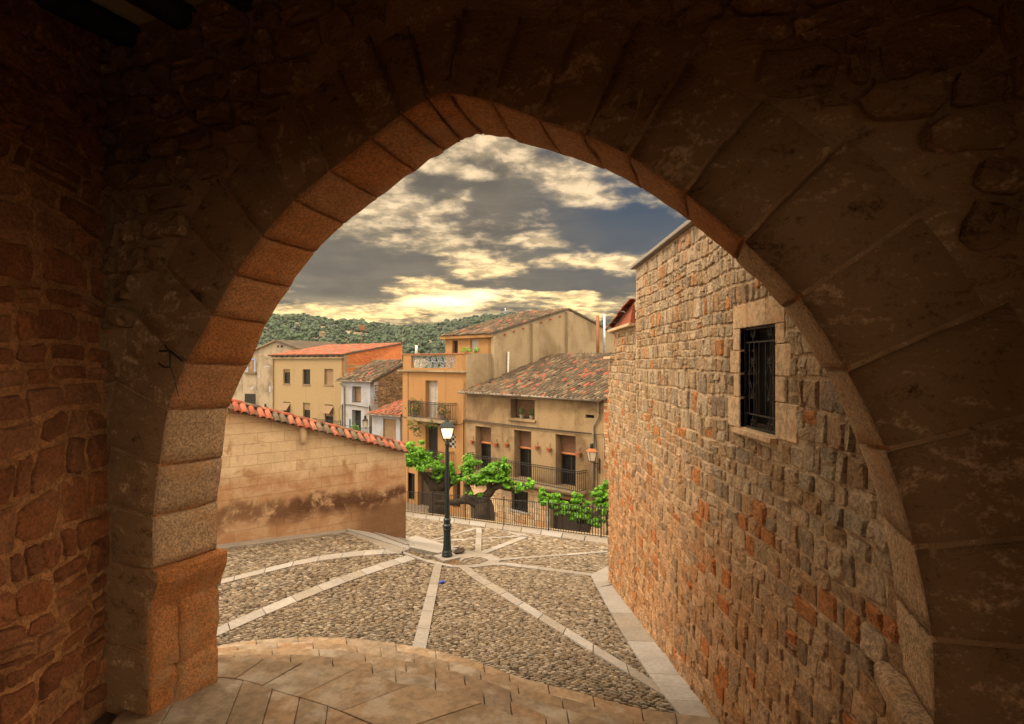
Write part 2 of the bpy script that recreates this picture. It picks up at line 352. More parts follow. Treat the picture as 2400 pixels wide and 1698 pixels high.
M['terra'] = plain('terracotta', (.33, .11, .045), .8)
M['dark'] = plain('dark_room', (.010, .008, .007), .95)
M['blueframe'] = plain('blue_frame', (.20, .28, .48), .7)
M['greyw'] = plain('grey_shutter', (.28, .25, .23), .7)
M['pipe'] = plain('grey_pipe', (.20, .17, .14), .6, .2)
M['white'] = plain('white_paint', (.7, .7, .7), .6)
M['wire'] = plain('cable', (.02, .018, .016), .7)
M['bark'] = stone_mat('bark', [(.055, .04, .028)], nscale=12, mott=.6, bump=1.0, bscale=25, bdist=.05)
M['leaf'] = leaf_mat('plane_leaf', (.03, .11, .004), (.16, .42, .012), .28)
M['leafd'] = leaf_mat('pot_leaf', (.02, .05, .012), (.05, .11, .02), .3)
M['red'] = plain('red_flower', (.5, .05, .02), .7)
M['tan'] = plain('tan_blind', (.17, .11, .06), .85, 0, .3, 40)
M['curtain'] = plain('bead_curtain', (.09, .042, .02), .85, 0, .8, 90, .35)
M['glass'] = plain('window_glass', (.008, .007, .006), .4); M['glass'].node_tree.nodes['Principled BSDF'].inputs['Specular IOR Level'].default_value = .15
# ------------------------------------------------------------------ masonry
def warp(u, z, a=.03, s=1.3):
    v = mnoise.noise_vector(Vector((u * s, z * s, 3.7))); return u + v.x * a, z + v.y * a
def stone_geo(pl, u, z, wd, ht, dep, rng, w0=0.0, gap=.012, wa=.03, ws=1.3, rough=1.0, corner=.22):
    hw, hh = wd / 2 - gap, ht / 2 - gap; cu, cz = u + wd / 2, z + ht / 2
    if hw < .008 or hh < .008: return [], []
    c = min(hw, hh) * corner * rng.uniform(.7, 1.5)
    pts = []
    for (sx, sy) in ((-1, -1), (1, -1), (1, 1), (-1, 1)):
        j = lambda: rng.uniform(-.10, .10) * min(hw, hh) * rough
        a = (sx * hw + j(), sy * (hh - c) + j()); b = (sx * (hw - c) + j(), sy * hh + j())
        pts += [a, b] if sx * sy > 0 and False or (sx, sy) in ((1, 1), (-1, -1)) else [b, a]
    # midpoints on long sides add irregularity
    out = []
    for i, p in enumerate(pts):
        q = pts[(i + 1) % 8]; out.append(p)
        if math.hypot(p[0] - q[0], p[1] - q[1]) > max(hw, hh) * .8:
            out.append(((p[0] + q[0]) / 2 + rng.uniform(-.05, .05) * hh * rough, (p[1] + q[1]) / 2 + rng.uniform(-.07, .05) * hh * rough))
    n = len(out); vs = []; tilt = (rng.uniform(-.25, .25) * dep, rng.uniform(-.25, .25) * dep)
    for (k, ww) in ((1.0, -.02), (.97, dep * .6), (.85, dep)):
        for (a, b) in out:
            au, az_ = warp(cu + a * k, cz + b * k, wa, ws)
            d = ww if ww < 0 else ww + (rng.uniform(-.18, .18) * dep * rough + tilt[0] * a / hw + tilt[1] * b / hh if k < .9 else 0)
            vs.append(pl.P(au, az_, w0 + d))
    au, az_ = warp(cu, cz, wa, ws); vs.append(pl.P(au, az_, w0 + dep * rng.uniform(.9, 1.2)))
    flip = pl.d.cross(Vector((0, 0, 1))).dot(pl.n) > 0
    fs = []
    for r in range(2):
        for i in range(n):
            q = (r * n + i, r * n + (i + 1) % n, (r + 1) * n + (i + 1) % n, (r + 1) * n + i); fs.append(q)
    for i in range(n): fs.append((2 * n + i, 2 * n + (i + 1) % n, 3 * n))
    if not flip: fs = [tuple(reversed(f)) for f in fs]
    return vs, fs
def layout(u0, u1, z0, z1, hr, wr, rng, split=.12, asp=None):
    out = []; z = z0
    while z < z1:
        h = rng.uniform(*hr); h = min(h, z1 - z) if z1 - z - h < hr[0] * .5 else h
        u = u0 - rng.uniform(0, wr[0])
        while u < u1:
            w_ = rng.uniform(*wr) * (1 if rng.random() > .18 else .5)
            a, b = max(u, u0), min(u + w_, u1)
            if b - a > .03:
                if rng.random() < split and h > hr[0] * 1.1:
                    k = rng.uniform(.4, .6); out.append((a, z, b - a, h * k)); out.append((a, z + h * k, b - a, h * (1 - k)))
                else: out.append((a, z, b - a, h))
            u += w_
        z += h
    return out
def trim(lst, rects):
    for (a0, b0, a1, b1) in rects:
        res = []
        for (u, z, w_, h) in lst:
            if u >= a1 or u + w_ <= a0 or z >= b1 or z + h <= b0: res.append((u, z, w_, h)); continue
            cand = [(u, z, a0 - u, h), (a1, z, u + w_ - a1, h), (u, z, w_, b0 - z), (u, b1, w_, z + h - b1)]
            cand = [c for c in cand if c[2] > .05 and c[3] > .04]
            if cand: res.append(max(cand, key=lambda c: c[2] * c[3]))
        lst = res
    return lst
def emit_stones(lst, pl, parent, mat, rng, name='stone', limit=300, dep=(.02, .05), rank=None, stuffname='small_stones', **kw):
    if rank: lst = sorted(lst, key=rank)
    mb = MB()
    for i, (u, z, w_, h) in enumerate(lst):
        vs, fs = stone_geo(pl, u, z, w_, h, rng.uniform(*dep), rng, **kw)
        if not vs: continue
        if i < limit:
            b = MB(); b.add(vs, fs); b.build(name, mat, parent, smooth=False)
        else: mb.t = rng.random() + .001; mb.add(vs, fs)
    if mb.v: mb.build(stuffname, mat, parent, kind='stuff')

def catmull(pts, k=4):
    out = []; n = len(pts)
    for i in range(n - 1):
        p0 = pts[max(i - 1, 0)]; p1 = pts[i]; p2 = pts[i + 1]; p3 = pts[min(i + 2, n - 1)]
        for j in range(k):
            t = j / k; t2 = t * t; t3 = t2 * t
            out.append(tuple(.5 * ((2 * b) + (c - a) * t + (2 * a - 5 * b + 4 * c - d) * t2 + (3 * b - a - 3 * c + d) * t3) for a, b, c, d in zip(p0, p1, p2, p3)))
    out.append(tuple(pts[-1])); return out

# ================================================================== THE ARCH WALL (seen from inside the dark passage)
YL = 4.573
AW = Plane(-.599 * YL, YL, .919, -.394)            # near (inner) face
TH = .56                                            # thickness
rng = random.Random(5)
arch = root('arch_wall', AW.P(0, E - 2.72), 'dark rough stone wall pierced by the big pointed arch one looks out through', 'wall')
J = [((357, 1338), (509, 1289)), ((357, 1213), (511, 1177)), ((372, 1094), (522, 1074)), ((393, 961), (536, 958)), ((435, 853), (584, 857)), ((497, 741), (626, 760)),
     ((549, 646), (680, 676)), ((613, 556), (738, 594)), ((689, 471), (807, 527)), ((771, 402), (887, 467)), ((868, 325), (973, 405)), ((941, 269), (1042, 357)),
     ((1003, 234), (1081, 333)), ((1050, 219), (1132, 318)), ((1150, 238), (1210, 334)), ((1258, 277), (1315, 365)), ((1366, 315), (1417, 400)), ((1472, 365), (1506, 445)),
     ((1603, 452), (1616, 521)), ((1740, 565), (1722, 612)), ((1873, 697), (1833, 723)), ((1983, 868), (1926, 866)), ((2076, 1056), (2011, 1041)), ((2143, 1284), (2068, 1218)),
     ((2185, 1500), (2091, 1387)), ((2191, 1715), (2099, 1546))]
NJ = [AW.uz(a[0], a[1]) for a, b in J]; FJ = [AW.uz(b[0], b[1], -TH) for a, b in J]
K = 4
NC = catmull(NJ, K); FC = catmull(FJ, K)
def outn(c, i):
    a = c[max(i - 1, 0)]; b = c[min(i + 1, len(c) - 1)]; dx, dz = b[0] - a[0], b[1] - a[1]; l = math.hypot(dx, dz) or 1
    return (-dz / l, dx / l)
def ringd(i): f = i / (len(NC) - 1); return .52 + .06 * math.sin(f * 9) + .05 * f
DEPN = 7
outer = []
jr = [ .02 * rng.uniform(-1, 1) for _ in J]
for si in range(len(J) - 1):
    i0, i1 = si * K, (si + 1) * K
    vs = []; fs = []
    rr = ringd((i0 + i1) // 2) * rng.uniform(.86, 1.16)
    n_rows = K + 1 + 2
    # columns: ring-outer on the near face -> near edge -> across the reveal -> far edge -> ring-outer on the far face
    ts = [0, .04] + [k / K for k in range(1, K)] + [.96, 1]
    prof = []
    for t in ts:
        f = i0 + t * K; a = int(min(math.floor(f), len(NC) - 2)); q = f - a
        pn = (NC[a][0] * (1 - q) + NC[a + 1][0] * q, NC[a][1] * (1 - q) + NC[a + 1][1] * q)
        pf = (FC[a][0] * (1 - q) + FC[a + 1][0] * q, FC[a][1] * (1 - q) + FC[a + 1][1] * q)
        nn = outn(NC, int(round(f))); nf = outn(FC, int(round(f)))
        # joints fall back: pull end rows outward a touch and along the curve
        e = (.006 if 5 <= si <= 19 else .012) if t in (0, 1) else 0.0
        tan = (-nn[1] * -1, nn[0] * -1) if False else (nn[1], -nn[0])
        sh = (.012 if t == 0 else -.012 if t == 1 else 0)
        row = []
        for k in range(4):      # near face
            q2 = 1 - k / 3.0; d = rr * q2 + (e if k == 3 else 0)
            ww = .012 + (rng.uniform(-.008, .008) if 0 < k < 3 else 0) - (e * .8)
            if k == 3: ww = -.004
            row.append(AW.P(pn[0] + nn[0] * d + tan[0] * sh, pn[1] + nn[1] * d + tan[1] * sh, ww))
        for k in range(1, DEPN):
            q2 = k / DEPN; a_ = (pn[0] * (1 - q2) + pf[0] * q2, pn[1] * (1 - q2) + pf[1] * q2); nq = (nn[0] * (1 - q2) + nf[0] * q2, nn[1] * (1 - q2) + nf[1] * q2)
            dd = e + mnoise.noise(Vector((a_[0] * 5, a_[1] * 5, q2 * 4 + si))) * .014 - (.004 if 1 < k < DEPN - 1 else 0)
            row.append(AW.P(a_[0] + nq[0] * dd + tan[0] * sh, a_[1] + nq[1] * dd + tan[1] * sh, -TH * q2))
        d = e + abs(mnoise.noise(Vector((f * 2.3, 1, 1)))) * .035 * (1 if si < 14 else .5)
        row.append(AW.P(pf[0] + nf[0] * d, pf[1] + nf[1] * d, -TH)); row.append(AW.P(pf[0] + nf[0] * rr, pf[1] + nf[1] * rr, -TH - .01))
        prof.append(row)
    m_ = len(prof[0])
    for row in prof: vs += row
    for a in range(len(prof) - 1):
        for k in range(m_ - 1): fs.append((a * m_ + k, (a + 1) * m_ + k, (a + 1) * m_ + k + 1, a * m_ + k + 1))
    fs.append(tuple(range(m_))); fs.append(tuple((len(prof) - 1) * m_ + k for k in range(m_ - 1, -1, -1)))
    b = MB(); b.add(vs, fs)
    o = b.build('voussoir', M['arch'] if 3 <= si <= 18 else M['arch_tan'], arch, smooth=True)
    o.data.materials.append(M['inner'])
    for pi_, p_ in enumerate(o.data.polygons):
        if pi_ < (len(prof) - 1) * (m_ - 1) and pi_ % (m_ - 1) < 3: p_.material_index = 1  # near face takes the darker inner stone: passage shade put into the colour
# wall body: mortar face with the opening cut out, front and back
UMIN, UMAX, ZTOP, ZBOT = -1.75, 9.0, E + 4.2, E - 2.9
inner = [(NJ[0][0] + .0, ZBOT)] + [(NC[i][0] + outn(NC, i)[0] * .02, NC[i][1] + outn(NC, i)[1] * .02) for i in range(len(NC))] + [(NJ[-1][0] + .03, ZBOT)]
inner[0] = (NJ[0][0] - .05, ZBOT); inner[-1] = (NJ[-1][0] + .06, ZBOT)
innerF = [(FJ[0][0] - .05, ZBOT)] + [(FC[i][0] + outn(FC, i)[0] * .024, FC[i][1] + outn(FC, i)[1] * .024) for i in range(len(FC))] + [(FJ[-1][0] + .06, ZBOT)]
def rect_pt(p, c=(2.0, E - .6)):
    dx, dz = p[0] - c[0], p[1] - c[1]; k = 1e9
    if dx > 1e-6: k = min(k, (UMAX - c[0]) / dx)
    if dx < -1e-6: k = min(k, (UMIN - c[0]) / dx)
    if dz > 1e-6: k = min(k, (ZTOP - c[1]) / dz)
    if dz < -1e-6: k = min(k, (ZBOT - .4 - c[1]) / dz)
    return (c[0] + dx * k, c[1] + dz * k)
b = MB(); n = len(inner)
def fill(inn, wv, flip):
    vs = []; R = 26
    for p in inn:
        q = rect_pt(p)
        for r in range(R + 1):
            t = r / R; uu, zz = p[0] * (1 - t) + q[0] * t, p[1] * (1 - t) + q[1] * t
            d = mnoise.noise(Vector((uu * 2.2, zz * 2.2, 0))) * .022 + mnoise.noise(Vector((uu * 7, zz * 7, 5))) * .02 if 0 < r and not flip else 0
            vs.append(AW.P(uu, zz, wv + d))
    fs = []
    for i in range(len(inn) - 1):
        for r in range(R):
            f = (i * (R + 1) + r, (i + 1) * (R + 1) + r, (i + 1) * (R + 1) + r + 1, i * (R + 1) + r + 1)
            fs.append(tuple(reversed(f)) if flip else f)
    b.add(vs, fs)
fill(inner, -.004, False); fill(innerF, -TH + .004, True)
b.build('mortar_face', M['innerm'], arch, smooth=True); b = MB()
o = len(b.v); b.add([AW.P(p[0], p[1], -.004) for p in inner] + [AW.P(p[0], p[1], -TH + .004) for p in innerF], [(i, i + 1, n + i + 1, n + i) for i in range(n - 1)])
b.add([AW.P(UMIN, ZTOP, 0), AW.P(UMAX, ZTOP, 0), AW.P(UMAX, ZTOP, -TH), AW.P(UMIN, ZTOP, -TH)], [(0, 1, 2, 3)])
b.build('joint_mortar', M['lwallm'], arch, smooth=True)
# rubble in the inner face
ring_pts = [(NC[i][0], NC[i][1]) for i in range(len(NC))]
def inside_ring(u, z, pad):
    # distance to opening curve or inside opening
    if NJ[0][0] - pad < u < NJ[-1][0] + pad and z < NC[0][1]: return True
    c = 0; poly = ring_pts
    for i in range(len(poly)):
        x1, y1 = poly[i]; x2, y2 = poly[(i + 1) % len(poly)]
        if (y1 > z) != (y2 > z) and u < (x2 - x1) * (z - y1) / (y2 - y1) + x1: c ^= 1
    if c: return True
    return min(math.hypot(u - p[0], z - p[1]) for p in poly) < pad
UC = (-.681 * AW.o.y - AW.o.x) / (AW.d.x + .681 * AW.d.y)      # corner with the left passage wall
st = layout(UC - .05, 5.3, E - 2.75, E + 2.6, (.14, .26), (.2, .48), rng, .1)
st = [s for s in st if not inside_ring(s[0] + s[2] / 2, s[1] + s[3] / 2, .66)]
cx, cz = 1.6, E
st.sort(key=lambda s: -(1.0 / (AW.P(s[0], s[1]).y)))
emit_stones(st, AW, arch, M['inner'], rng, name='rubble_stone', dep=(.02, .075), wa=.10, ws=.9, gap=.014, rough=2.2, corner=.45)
# big squared blocks of the right jamb, seen on the dark face
zj = [E - 2.9, E - 1.78, E - 1.03, E - .42]
for a, z0 in enumerate(zj[:-1]):
    u = NJ[-1][0] + .72
    vs, fs = stone_geo(AW, u, z0, .75, zj[a + 1] - z0, .03, rng, gap=.008, rough=.4, corner=.08)
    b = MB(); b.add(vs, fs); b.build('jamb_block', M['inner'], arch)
# impost mouldings and the pillars below them
def pillar(side, NU, FU, ztop):
    # side +1: stands left of the opening (faces +u); -1: right
    h = .27
    prof = [(0, -h - .03), (.012, -h), (.03, -h + .05), (.075, -h + .12), (.10, -.10), (.105, -.02), (.09, 0)]
    b = MB(); vs = []; nw = 9
    for k in range(nw + 1):
        t = k / nw; u0 = NU * (1 - t) + FU * t; wv = .014 - (TH + .05) * t
        for (pr, dz) in prof:
            jit = mnoise.noise(Vector((t * 5, dz * 9, side))) * .012
            vs.append(AW.P(u0 + side * (pr * (.75 if k in (0, nw) else 1) + jit), ztop + dz + jit, wv))
        for dz in (0, -h - .03): vs.append(AW.P(u0 - side * .35, ztop + dz, wv))
    m_ = len(prof) + 2; fs = []
    order = list(range(len(prof))) + [m_ - 2, m_ - 1]
    for k in range(nw):
        for q in range(m_):
            a, c = order[q], order[(q + 1) % m_]; fs.append((k * m_ + a, k * m_ + c, (k + 1) * m_ + c, (k + 1) * m_ + a))
    fs.append(tuple(order)); fs.append(tuple(nw * m_ + q for q in reversed(order)))
    b.add(vs, fs); ob = b.build('impost', M['arch'] if side > 0 else M['arch_tan'], arch, smooth=False); ob.data.materials.append(M['inner']); ob.data.polygons[len(fs) - 2].material_index = 1  # end cap darkened the same way, shade put into its material
    # stacked blocks below
    z = ztop - h - .03; rows = [.50, .36, .30]
    for ri, rh in enumerate(rows):
        cuts = [0, .45, 1] if ri != 1 else [0, .4, 1]
        if ri == 0: cuts = [0, .42, 1]
        for a, c in zip(cuts[:-1], cuts[1:]):
            b = MB(); vs = []; nu, nz = 7, 7
            e_in = rng.uniform(-.02, .018); tilt = .04
            for i in range(nu + 1):
                t = a + (c - a) * (i / nu); u0 = NU * (1 - t) + FU * t; wv = .004 - TH * t
                ed = (i in (0, nu))
                for j in range(nz + 1):
                    zz = z - rh * j / nz; ej = j in (0, nz)
                    d = e_in - (.022 if (ed and not (t in (0, 1)) or ej) else 0)
                    d += mnoise.noise(Vector((wv * 6, zz * 6, ri * 3.1 + side))) * .035 + mnoise.noise(Vector((wv * 17, zz * 17, 2))) * .012
                    vs.append(AW.P(u0 + side * d, zz, wv + (-.008 if i == nu else .0)))
            fs = [(i * (nz + 1) + j, i * (nz + 1) + j + 1, (i + 1) * (nz + 1) + j + 1, (i + 1) * (nz + 1) + j) for i in range(nu) for j in range(nz)]
            if side < 0: fs = [tuple(reversed(f)) for f in fs]
            b.add(vs, fs)
            # side skirts back into the wall
            n0 = len(b.v); back = [AW.P((NU * (1 - a) + FU * a) - side * .3, zz, .004 - TH * a) for zz in (z, z - rh)] + [AW.P((NU * (1 - c) + FU * c) - side * .3, zz, -TH * c) for zz in (z, z - rh)]
            i0 = lambda i, j: i * (nz + 1) + j
            b.v += [tuple(v) for v in back]; b.tone += [0] * 4
            b.f += [tuple([i0(0, j) for j in range(nz, -1, -1)] + [n0, n0 + 1]), tuple([i0(nu, j) for j in range(nz + 1)] + [n0 + 3, n0 + 2])]
            b.build('pillar_block', M['arch'] if side > 0 else M['arch_tan'], arch, smooth=True)
        z -= rh
    # worn plinth
    b = MB(); b.hexa([AW.P(NU - side * .3, z - .12, .03), AW.P(NU + side * .06, z - .12, .03), AW.P(FU + side * .07, z - .12, -TH - .03), AW.P(FU - side * .3, z - .12, -TH - .03),
                      AW.P(NU - side * .3, z, .02), AW.P(NU + side * .03, z, .02), AW.P(FU + side * .04, z, -TH - .02), AW.P(FU - side * .3, z, -TH - .02)])
    b.build('plinth', M['arch'], arch, bevel=.015)
pillar(1, NJ[0][0], FJ[0][0], NJ[0][1])
pillar(-1, NJ[-1][0], FJ[-1][0], NJ[-1][1] + .02)
# near face blocks of the left pillar
zz = NJ[0][1]
for k, rh in enumerate((.62, .52)):
    vs, fs = stone_geo(AW, NJ[0][0] - .62, zz - .02 - rh - sum((.62, .52)[:k]), .60, rh, .02, rng, gap=.008, rough=.5, corner=.1)
    b = MB(); b.add(vs, fs); b.build('pillar_face_block', M['inner'], arch)

# ================================================================== LEFT PASSAGE WALL, CEILING, BACK
PC = AW.P(UC, 0)
LW = Plane(PC.x, PC.y + .12, 0, -1)
left = root('passage_wall', LW.P(0, E - 2.72), 'side wall of the passage left of the arch, brown stones in thick orange mortar', 'wall')
b = MB(); vs = []; nu, nz = 90, 150; L = 9.0
for i in range(nu + 1):
    for j in range(nz + 1):
        u = 2.2 * i / (nu - 1) if i < nu else L; z = E - 2.9 + 7.1 * j / nz
        vs.append(LW.P(u, z, mnoise.noise(Vector((u * 3, z * 3, 0))) * .025 + mnoise.noise(Vector((u * 11, z * 11, 0))) * .022))
b.add(vs, [(i * (nz + 1) + j, (i + 1) * (nz + 1) + j, (i + 1) * (nz + 1) + j + 1, i * (nz + 1) + j + 1) for i in range(nu) for j in range(nz)])
b.build('mortar_face', M['lwallm'], left, smooth=True)
b = MB(); b.pbox(LW, .0, 9.0, E - 2.9, E + 4.2, -.6, -.06); b.build('wall_core', M['innerm'], left)
st = layout(.02, 2.6, E - 2.72, E + 2.7, (.12, .30), (.16, .46), rng, .04)
emit_stones(st, LW, left, M['lwall'], rng, name='rubble_stone', dep=(.012, .05), wa=.16, ws=1.1, gap=.022, rough=2.4, corner=.32)
# hole with a lump of shadow: a putlog hole lined in stone
ceil = root('ceiling', (0, 0, E + 2.6), kind='structure')
zc = E + 2.62
b = MB(); b.pbox(AW, UMIN, UMAX, zc, zc + .25, .0, 14.0); b.build('ceiling_boards', M['ceil'], ceil)
for k in range(16):
    u = UC + .30 + k * .62
    b = MB(); hh = .20; vs = []
    for (wv, q) in ((-.1, 0), (.25, .01), (1.2, -.01), (4, .02), (9, 0)):
        for a in range(8):
            th = a * PI / 4 + .3; vs.append(AW.P(u + q + math.cos(th) * .12, zc - .07 + math.sin(th) * .10, wv))
    b.add(vs, [(r * 8 + a, r * 8 + (a + 1) % 8, (r + 1) * 8 + (a + 1) % 8, (r + 1) * 8 + a) for r in range(4) for a in range(8)] + [tuple(range(8))])
    b.build('ceiling_beam', M['beam'], ceil, smooth=True)
# far end of the passage behind the viewer: a wall and the right wall, openings added for fill light
BW = root('rear_wall', AW.P(2, E - 2.72, 9), 'plain stone wall behind the viewer with an opening added for fill light', 'wall')
b = MB(); b.pbox(AW, UMIN, 1.0, E - 2.9, E + 4, 8.6, 9.0); b.pbox(AW, 5.6, UMAX, E - 2.9, E + 4, 8.6, 9.0); b.pbox(AW, 1.0, 5.6, E + .8, E + 4, 8.6, 9.0); b.build('wall_face', M['innerm'], BW)
RW = root('passage_right_wall', AW.P(5.6, E - 2.72, 4), 'plain stone wall right of the passage, out of view, with a bay added for fill light', 'wall')
b = MB(); b.pbox(AW, 5.6, 6.0, E - 2.9, E + 4, .02, .9); b.pbox(AW, 5.6, 6.0, E - 2.9, E + 4, 5.2, 8.6); b.pbox(AW, 5.6, 6.0, E + 1.2, E + 4, .9, 5.2); b.build('wall_face', M['innerm'], RW)

# small iron hook with hanging wire on the left pier
hk = root('iron_hook', AW.P(*AW.uz(378, 820)), 'bent black iron hook with wire hammered into the dark wall left of the arch', 'hook')
P_ = lambda x, y, w_=.03: AW.P(*AW.uz(x, y, w_), w_)
b = MB(); b.tube([P_(375, 824, .03), P_(399, 824, .06), P_(428, 848, .03)], .008, 6); b.build('hook_bar', M['iron'], hk)
b = MB(); b.tube([P_(386, 810, .03), P_(398, 826, .07), P_(399, 862, .05), P_(384, 862, .04), P_(372, 853, .02)], .006, 6); b.build('hook_ring', M['iron'], hk)
b = MB(); b.tube([P_(399, 860, .05), P_(409, 890, .04), P_(417, 925, .03), P_(420, 931, .02)], .003, 5); b.build('wire', M['iron'], hk)

# ================================================================== FLOOR, CURVED STEPS
def resample(pts, n):
    pts = [Vector(p) for p in pts]; d = [0]
    for a, c in zip(pts[:-1], pts[1:]): d.append(d[-1] + (c - a).length)
    out = []
    for i in range(n):
        t = d[-1] * i / (n - 1); k = 0
        while k < len(d) - 2 and d[k + 1] < t: k += 1
        q = (t - d[k]) / max(1e-9, d[k + 1] - d[k]); out.append(pts[k].lerp(pts[k + 1], q))
    return out
def pxcurve(pxs, z): return [onz(x, y, z) for x, y in pxs]
ZF = E - 2.72; ZLOW = E - 3.46
A4 = pxcurve([(330, 1600), (420, 1560), (509, 1543), (592, 1542), (642, 1549), (735, 1556), (810, 1566), (870, 1577), (930, 1600), (1000, 1613), (1080, 1633), (1160, 1660), (1250, 1698), (1380, 1750), (1560, 1830), (1800, 1960)], ZF)
A0 = pxcurve([(250, 1590), (400, 1535), (507, 1515), (560, 1505), (640, 1498), (720, 1494), (800, 1496), (870, 1502), (968, 1515), (1080, 1541), (1145, 1561), (1230, 1592), (1352, 1622), (1450, 1650), (1540, 1668), (1700, 1684)], ZLOW)
C5 = pxcurve([(300, 1640), (420, 1600), (500, 1590), (530, 1590), (575, 1597), (655, 1622), (760, 1653), (870, 1698), (1000, 1750), (1150, 1820), (1400, 1960)], ZF)
N = 61
A4 = resample([tuple(p) for p in catmull(A4, 3)], N); A0 = resample([tuple(p) for p in catmull(A0, 3)], N); C5 = resample([tuple(p) for p in catmull(C5, 3)], N)
def band(parent, name, mat, A, B, z, thick, cuts, gap=.004, lip=.0):
    # slabs between curve A (inner) and B (outer)
    for c0, c1 in zip(cuts[:-1], cuts[1:]):
        def at(C_, t):
            f = t * (N - 1); i = min(int(f), N - 2); return C_[i].lerp(C_[i + 1], f - i)
        g = gap / 6.0; k = 5; ts = [c0 + g + (c1 - c0 - 2 * g) * j / k for j in range(k + 1)]
        dz = rng.uniform(-.004, .003)
        out = []; inn = []
        for t in ts:
            a = at(A, t); b_ = at(B, t); v = (b_ - a); v.z = 0; l = v.length; v = v / l if l else v
            inn.append(Vector((a.x + v.x * .004, a.y + v.y * .004, z + dz))); out.append(Vector((b_.x - v.x * lip, b_.y - v.y * lip, z + dz)))
        poly = inn + out[::-1]
        mb = MB(); mb.prism([p - Vector((0, 0, thick)) for p in poly], poly); mb.build(name, mat, parent, bevel=.008)
floor = root('passage_floor', (0, 3, ZF - .3), kind='structure')
b = MB(); b.add([(-8, -6, ZF - .09), (8, -6, ZF - .09), (8, 3.0, ZF - .09), (2.3, 3.2, ZF - .09), (1.0, 4.0, ZF - .09), (-.4, 4.6, ZF - .09), (-3.3, 5.2, ZF - .09), (-8, 7.5, ZF - .09)], [tuple(range(8))])
b.build('bedding', M['joint'], floor)
band(floor, 'paving_slab', M['slab'], C5, A4, ZF, .12, [0, .09, .20, .27, .365, .475, .60, .72, .84, 1])
C6 = [p + Vector((.25, -1.05, 0)) for p in C5]; C7 = [p + Vector((.25, -1.1, 0)) for p in C6]; C8 = [p + Vector((.3, -1.6, 0)) for p in C7]; C9 = [p + Vector((.3, -3.6, 0)) for p in C8]
band(floor, 'paving_slab', M['slab'], C6, C5, ZF, .1, [0, .10, .22, .30, .37, .44, .56, .68, .80, 1])
band(floor, 'paving_slab', M['slab'], C7, C6, ZF, .1, [0, .14, .26, .34, .46, .60, .74, 1])
band(floor, 'paving_slab', M['slab'], C8, C7, ZF, .1, [0, .18, .30, .44, .56, .70, 1])
band(floor, 'paving_slab', M['slab'], C9, C8, ZF, .1, [0, .2, .4, .6, .8, 1])
steps = root('curved_steps', (0, 6, ZLOW - .2), kind='structure')
prev = A4
for k in range(1, 5):
    t = k / 4.0; z = ZF + (ZLOW - ZF) * t
    cur = [a.lerp(c, t * (1.0 if k else 1)) for a, c in zip(A4, A0)]
    inn = [p.lerp(q, -.25) for p, q in zip(prev, cur)]
    cuts = [0]; c = rng.uniform(.03, .07)
    while c < .98: cuts.append(c); c += rng.uniform(.045, .11)
    cuts.append(1)
    band(steps, 'step_stone', M['slab'], inn, cur, z, .16, cuts)
    b = MB()
    for i in range(N - 1): b.add([inn[i] * 1 - Vector((0, 0, inn[i].z - z + .17)), inn[i + 1] - Vector((0, 0, inn[i + 1].z - z + .17)), cur[i + 1] - Vector((0, 0, cur[i + 1].z - z + .17)), cur[i] - Vector((0, 0, cur[i].z - z + .17))], [(0, 1, 2, 3)])
    b.build('bedding', M['joint'], steps)
    prev = cur
STEP_OUT = [Vector((p.x, p.y, 0)) for p in A0]
# ================================================================== THE COBBLED SQUARE
def inpoly_np(xs, ys, poly):
    r = np.zeros(len(xs), bool); n = len(poly)
    for i in range(n):
        x1, y1 = poly[i]; x2, y2 = poly[(i + 1) % n]
        if y1 == y2: continue
        r ^= ((y1 > ys) != (y2 > ys)) & (xs < (x2 - x1) * (ys - y1) / (y2 - y1) + x1)
    return r
FENCE = Plane(-4.71, 26.7, 7.71, -8.3)
CW = Plane(-6.2, 12.85, 1.214, 1)                 # tile-capped wall
RB = Plane(2.0, 3.0, 0, 1)                        # stone building's side wall: x = 2, u = Y - 3
square = root('cobbled_square', (0, 12, E - 5), kind='structure')
gx = np.linspace(-14, 6.5, 58); gy = np.linspace(5.0, 29, 80)
b = MB(); vs = []
for x in gx:
    for y in gy: vs.append((x, y, G(x, y) - .02))
ny = len(gy); fl = FENCE
def okcell(x, y): 
    p = Vector((x, y, 0)) - fl.o; return p.dot(fl.n) > -.45
b.add(vs, [(i * ny + j, (i + 1) * ny + j, (i + 1) * ny + j + 1, i * ny + j + 1) for i in range(len(gx) - 1) for j in range(ny - 1) if okcell(gx[i], gy[j])])
b.build('cobble_bed', M['earth'], square)
STRIPS = []
def strip(pxs, name='paving_strip', cuts=1, thick=.08, dz=.012, parent=square, mat='strip', world_pts=None):
    pts = world_pts or [gh(x, y) for x, y in pxs]
    STRIPS.append([(p.x, p.y) for p in pts])
    top = [Vector((p.x, p.y, p.z + dz)) for p in pts]
    if cuts == 1 or len(pts) != 4:
        mb = MB(); mb.prism([p - Vector((0, 0, thick)) for p in top], top); mb.build(name, M[mat], parent)
    else:      # quad a-b (one long side), d-c (the other)
        a, b_, c, d = top
        k = 0.0; 
        for i in range(cuts):
            t0, t1 = i / cuts + .0015, (i + 1) / cuts - .0015
            q = []
            for t in (t0, t1):
                for (p, r) in ((a, b_), (d, c)):
                    v = p.lerp(r, t); v.z = G(v.x, v.y) + dz; q.append(v)
            poly = [q[0], q[2], q[3], q[1]]
            mb = MB(); mb.prism([p - Vector((0, 0, thick)) for p in poly], poly); mb.build(name, M[mat], parent)
